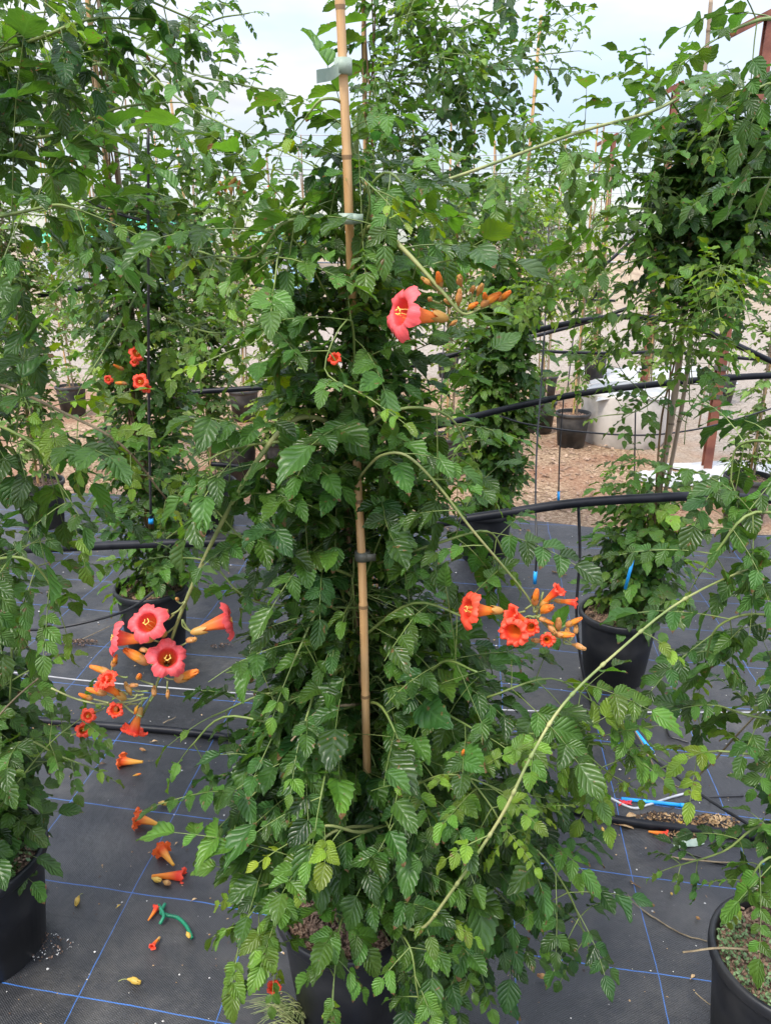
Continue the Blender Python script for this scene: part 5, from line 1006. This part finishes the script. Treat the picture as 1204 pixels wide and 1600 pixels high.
for (pts, r_, lb, mt) in [([(1002, 1422), (1030, 1440), (1070, 1462), (1125, 1476)], .0022, 'thin dark forked twig lying left of the corner pot', 'twig'), ([(1046, 1340), (1100, 1346), (1165, 1350)], .003, 'pale straight stick lying near the right-hand hose', 'twig'), ([(984, 1377), (1000, 1388)], .0022, 'short dark twig beside a blue thread at the right', 'bark'), ([(862, 893), (885, 899)], .004, 'short dark stick lying behind the second flower cluster', 'bark'), ([(115, 1005), (180, 975)], .002, 'pale thin straw standing out of the reddish soil heap', 'twig'), ([(255, 1130), (275, 1121)], .0018, 'short grey twig just behind the left hose', 'twig'), ([(1085, 1552), (1110, 1572)], .0015, 'thin tan straw in front of the corner pot', 'twig')]:
    P = smooth([gp(*p, .014) for p in pts], 5); P = [p+np.array([0, 0, rnd.uniform(0, .003)]) for p in P]; m_ = MB(); m_.tube(P, [r_, r_*.6], 6)
    if len(pts) > 3: m_.tube(smooth([P[2], P[2]+np.array([-.03, .035, .004]), P[2]+np.array([-.035, .06, .004])], 3), [r_*.7, r_*.4], 5)
    tag(m_.build('twig', M[mt]), lb, 'twig', 'twigs on the ground cover')
a_, b2 = gp(1052, 1322, .015), gp(1098, 1312, .02); m_ = MB(); u_ = np.array([0, .010, .004]); V = []
for i in range(7):
    f_ = i/6; p = a_*(1-f_)+b2*f_+UP*.004*math.sin(f_*6); V += [p-u_, p+u_]
m_.add(V, [(2*i, 2*i+2, 2*i+3, 2*i+1) for i in range(6)]); tag(m_.build('tape_strip', M['tie']), 'strip of grey-green tape lying in front of the black hose', 'tape')

# ============================================================ fallen flowers and buds
def fallen(base, mouth, kind, label, sz=None, var=0, cal=False, stalk=0, mat=None):
    p, q = gp(*base, .014), gp(*mouth, .022); d = q-p; d[2] = 0.004; Ln = np.linalg.norm(d); nat = {'fallen': .066, 'bud': .045, 'ybud': .03, 'bbud': .028, 'half': .062}[kind]
    o_ = bpy.data.objects.new('fallen_flower' if kind in ('fallen', 'half') else 'fallen_bud', FM[kind][var % len(FM[kind])]); COL.objects.link(o_); s_ = sz or Ln/nat
    o_.location = tuple(p+UP*(.004 if kind != 'fallen' else .012*s_)); o_.rotation_mode = 'QUATERNION'; o_.rotation_quaternion = orient(d, rnd.uniform(0, 6)); o_.scale = (s_, s_, s_*1.0)
    tag(o_, label, 'flower' if kind in ('fallen', 'half') else 'bud', 'fallen flowers' if kind in ('fallen', 'half') else 'fallen buds')
    if cal:
        c_ = bpy.data.objects.new('calyx', CAL); COL.objects.link(c_); c_.parent = o_; c_.scale = (1.1,)*3
    if stalk:
        m_ = MB(); m_.tube(smooth([(0, 0, 0), (.002, .002, -stalk*.5), (.012, 0, -stalk)], 4), .0009, 5); me_ = m_.build('stalk', M['stem_thick']); me_.parent = o_
fallen((224, 1197), (184, 1189), 'fallen', 'topmost fallen orange flower on the left ground cover, just past the black hose', var=0)
fallen((208, 1214), (222, 1208), 'bud', 'small orange petal bud right below the topmost fallen flower', .55)
fallen((252, 1297), (206, 1288), 'fallen', 'second fallen orange flower, lying alone on its side pointing left', var=1)
fallen((272, 1358), (254, 1328), 'fallen', 'fallen orange flower standing on its tube, upper one of the touching pair', var=2)
fallen((238, 1371), (286, 1370), 'half', 'redder fallen flower pointing right, lower one of the touching pair', var=0, mat=1)
fallen((238, 1374), (252, 1377), 'ybud', 'yellow bud at the left end of the redder fallen flower', var=0); fallen((255, 1379), (267, 1381), 'bbud', 'brownish bud tucked under the redder fallen flower')
fallen((232, 1440), (240, 1422), 'half', 'shrivelled orange flower beside the green plastic tie', .62, 1)
fallen((250, 1466), (238, 1484), 'half', 'small red-orange closed flower below the green plastic tie', .55, 0, cal=True)
fallen((248, 1256), (266, 1254), 'ybud', 'yellow bud between the topmost and the second fallen flower', 1.0); fallen((66, 1382), (74, 1392), 'bbud', 'brown bud next to the left edge pot', .85); fallen((124, 1402), (116, 1416), 'ybud', 'yellow bud with a curved stalk, left of the touching pair', .95, stalk=.02); fallen((292, 1458), (299, 1470), 'ybud', 'yellow bud at the curled end of the green plastic tie', .8)
fallen((200, 1532), (222, 1532), 'ybud', 'yellow bud with a straight stalk, lowest of the fallen buds', 1.05, stalk=.03); fallen((855, 1530), (846, 1524), 'bbud', 'brown bud alone on the right-hand ground cover below the plant', .8); fallen((940, 1294), (942, 1302), 'ybud', 'yellow bud under the lower right leaves by the hose', .6)
fallen((228, 1174), (214, 1170), 'bbud', 'grey-brown bud in front of the left hose', .7); fallen((1012, 1301), (1044, 1306), 'half', 'dried brown-orange flower lying against the black hose', .8, 1); fallen((1086, 1434), (1092, 1436), 'bbud', 'small dark bud near the forked twig', .5); fallen((1047, 1396), (1050, 1400), 'ybud', 'small pale bud on the right-hand cover near the blue thread', .45)
# the green plastic tie
m_ = MB(); P = smooth([gp(258, 1412, .02), gp(252, 1425, .02), gp(262, 1430, .022), gp(278, 1434, .02), gp(292, 1448, .02), gp(300, 1466, .018)], 8)
m_.tube(P, .0042, 8); m_.tube(smooth([gp(250, 1444, .018), gp(256, 1430, .026), gp(248, 1414, .02)], 6), .0042, 8)
for i in range(4, len(P)-2, 2): m_.tube([P[i], P[i]+nrm(P[i+1]-P[i])*.002], .0052, 8)
tag(m_.build('plastic_tie', M['teal']), 'twisted dark green plastic tie lying curled on the left ground cover', 'tie')
# grass tuft at the foot of the centre pot
m_ = MB(); c0 = gp(468, 1600, 0)
for k in range(90):
    a = rnd.uniform(0, 6.28); q = rnd.uniform(0, .035); b0 = c0+np.array([q*math.cos(a), q*math.sin(a), .008]); ln = rnd.uniform(.05, .14); a2 = rnd.uniform(1.2, 4.2); tip = b0+np.array([math.cos(a2)*ln*.8, -abs(math.sin(a2))*ln*.3, ln*rnd.uniform(.2, .7)]); P = smooth([b0, (b0+tip)/2+UP*ln*.25, tip], 3); m_.tube(P, [.0015, .0004], 3)
tag(m_.build('grass_tuft', M['grass']), 'thin dry grass tuft growing at the foot of the centre pot', 'grass', kind=None)
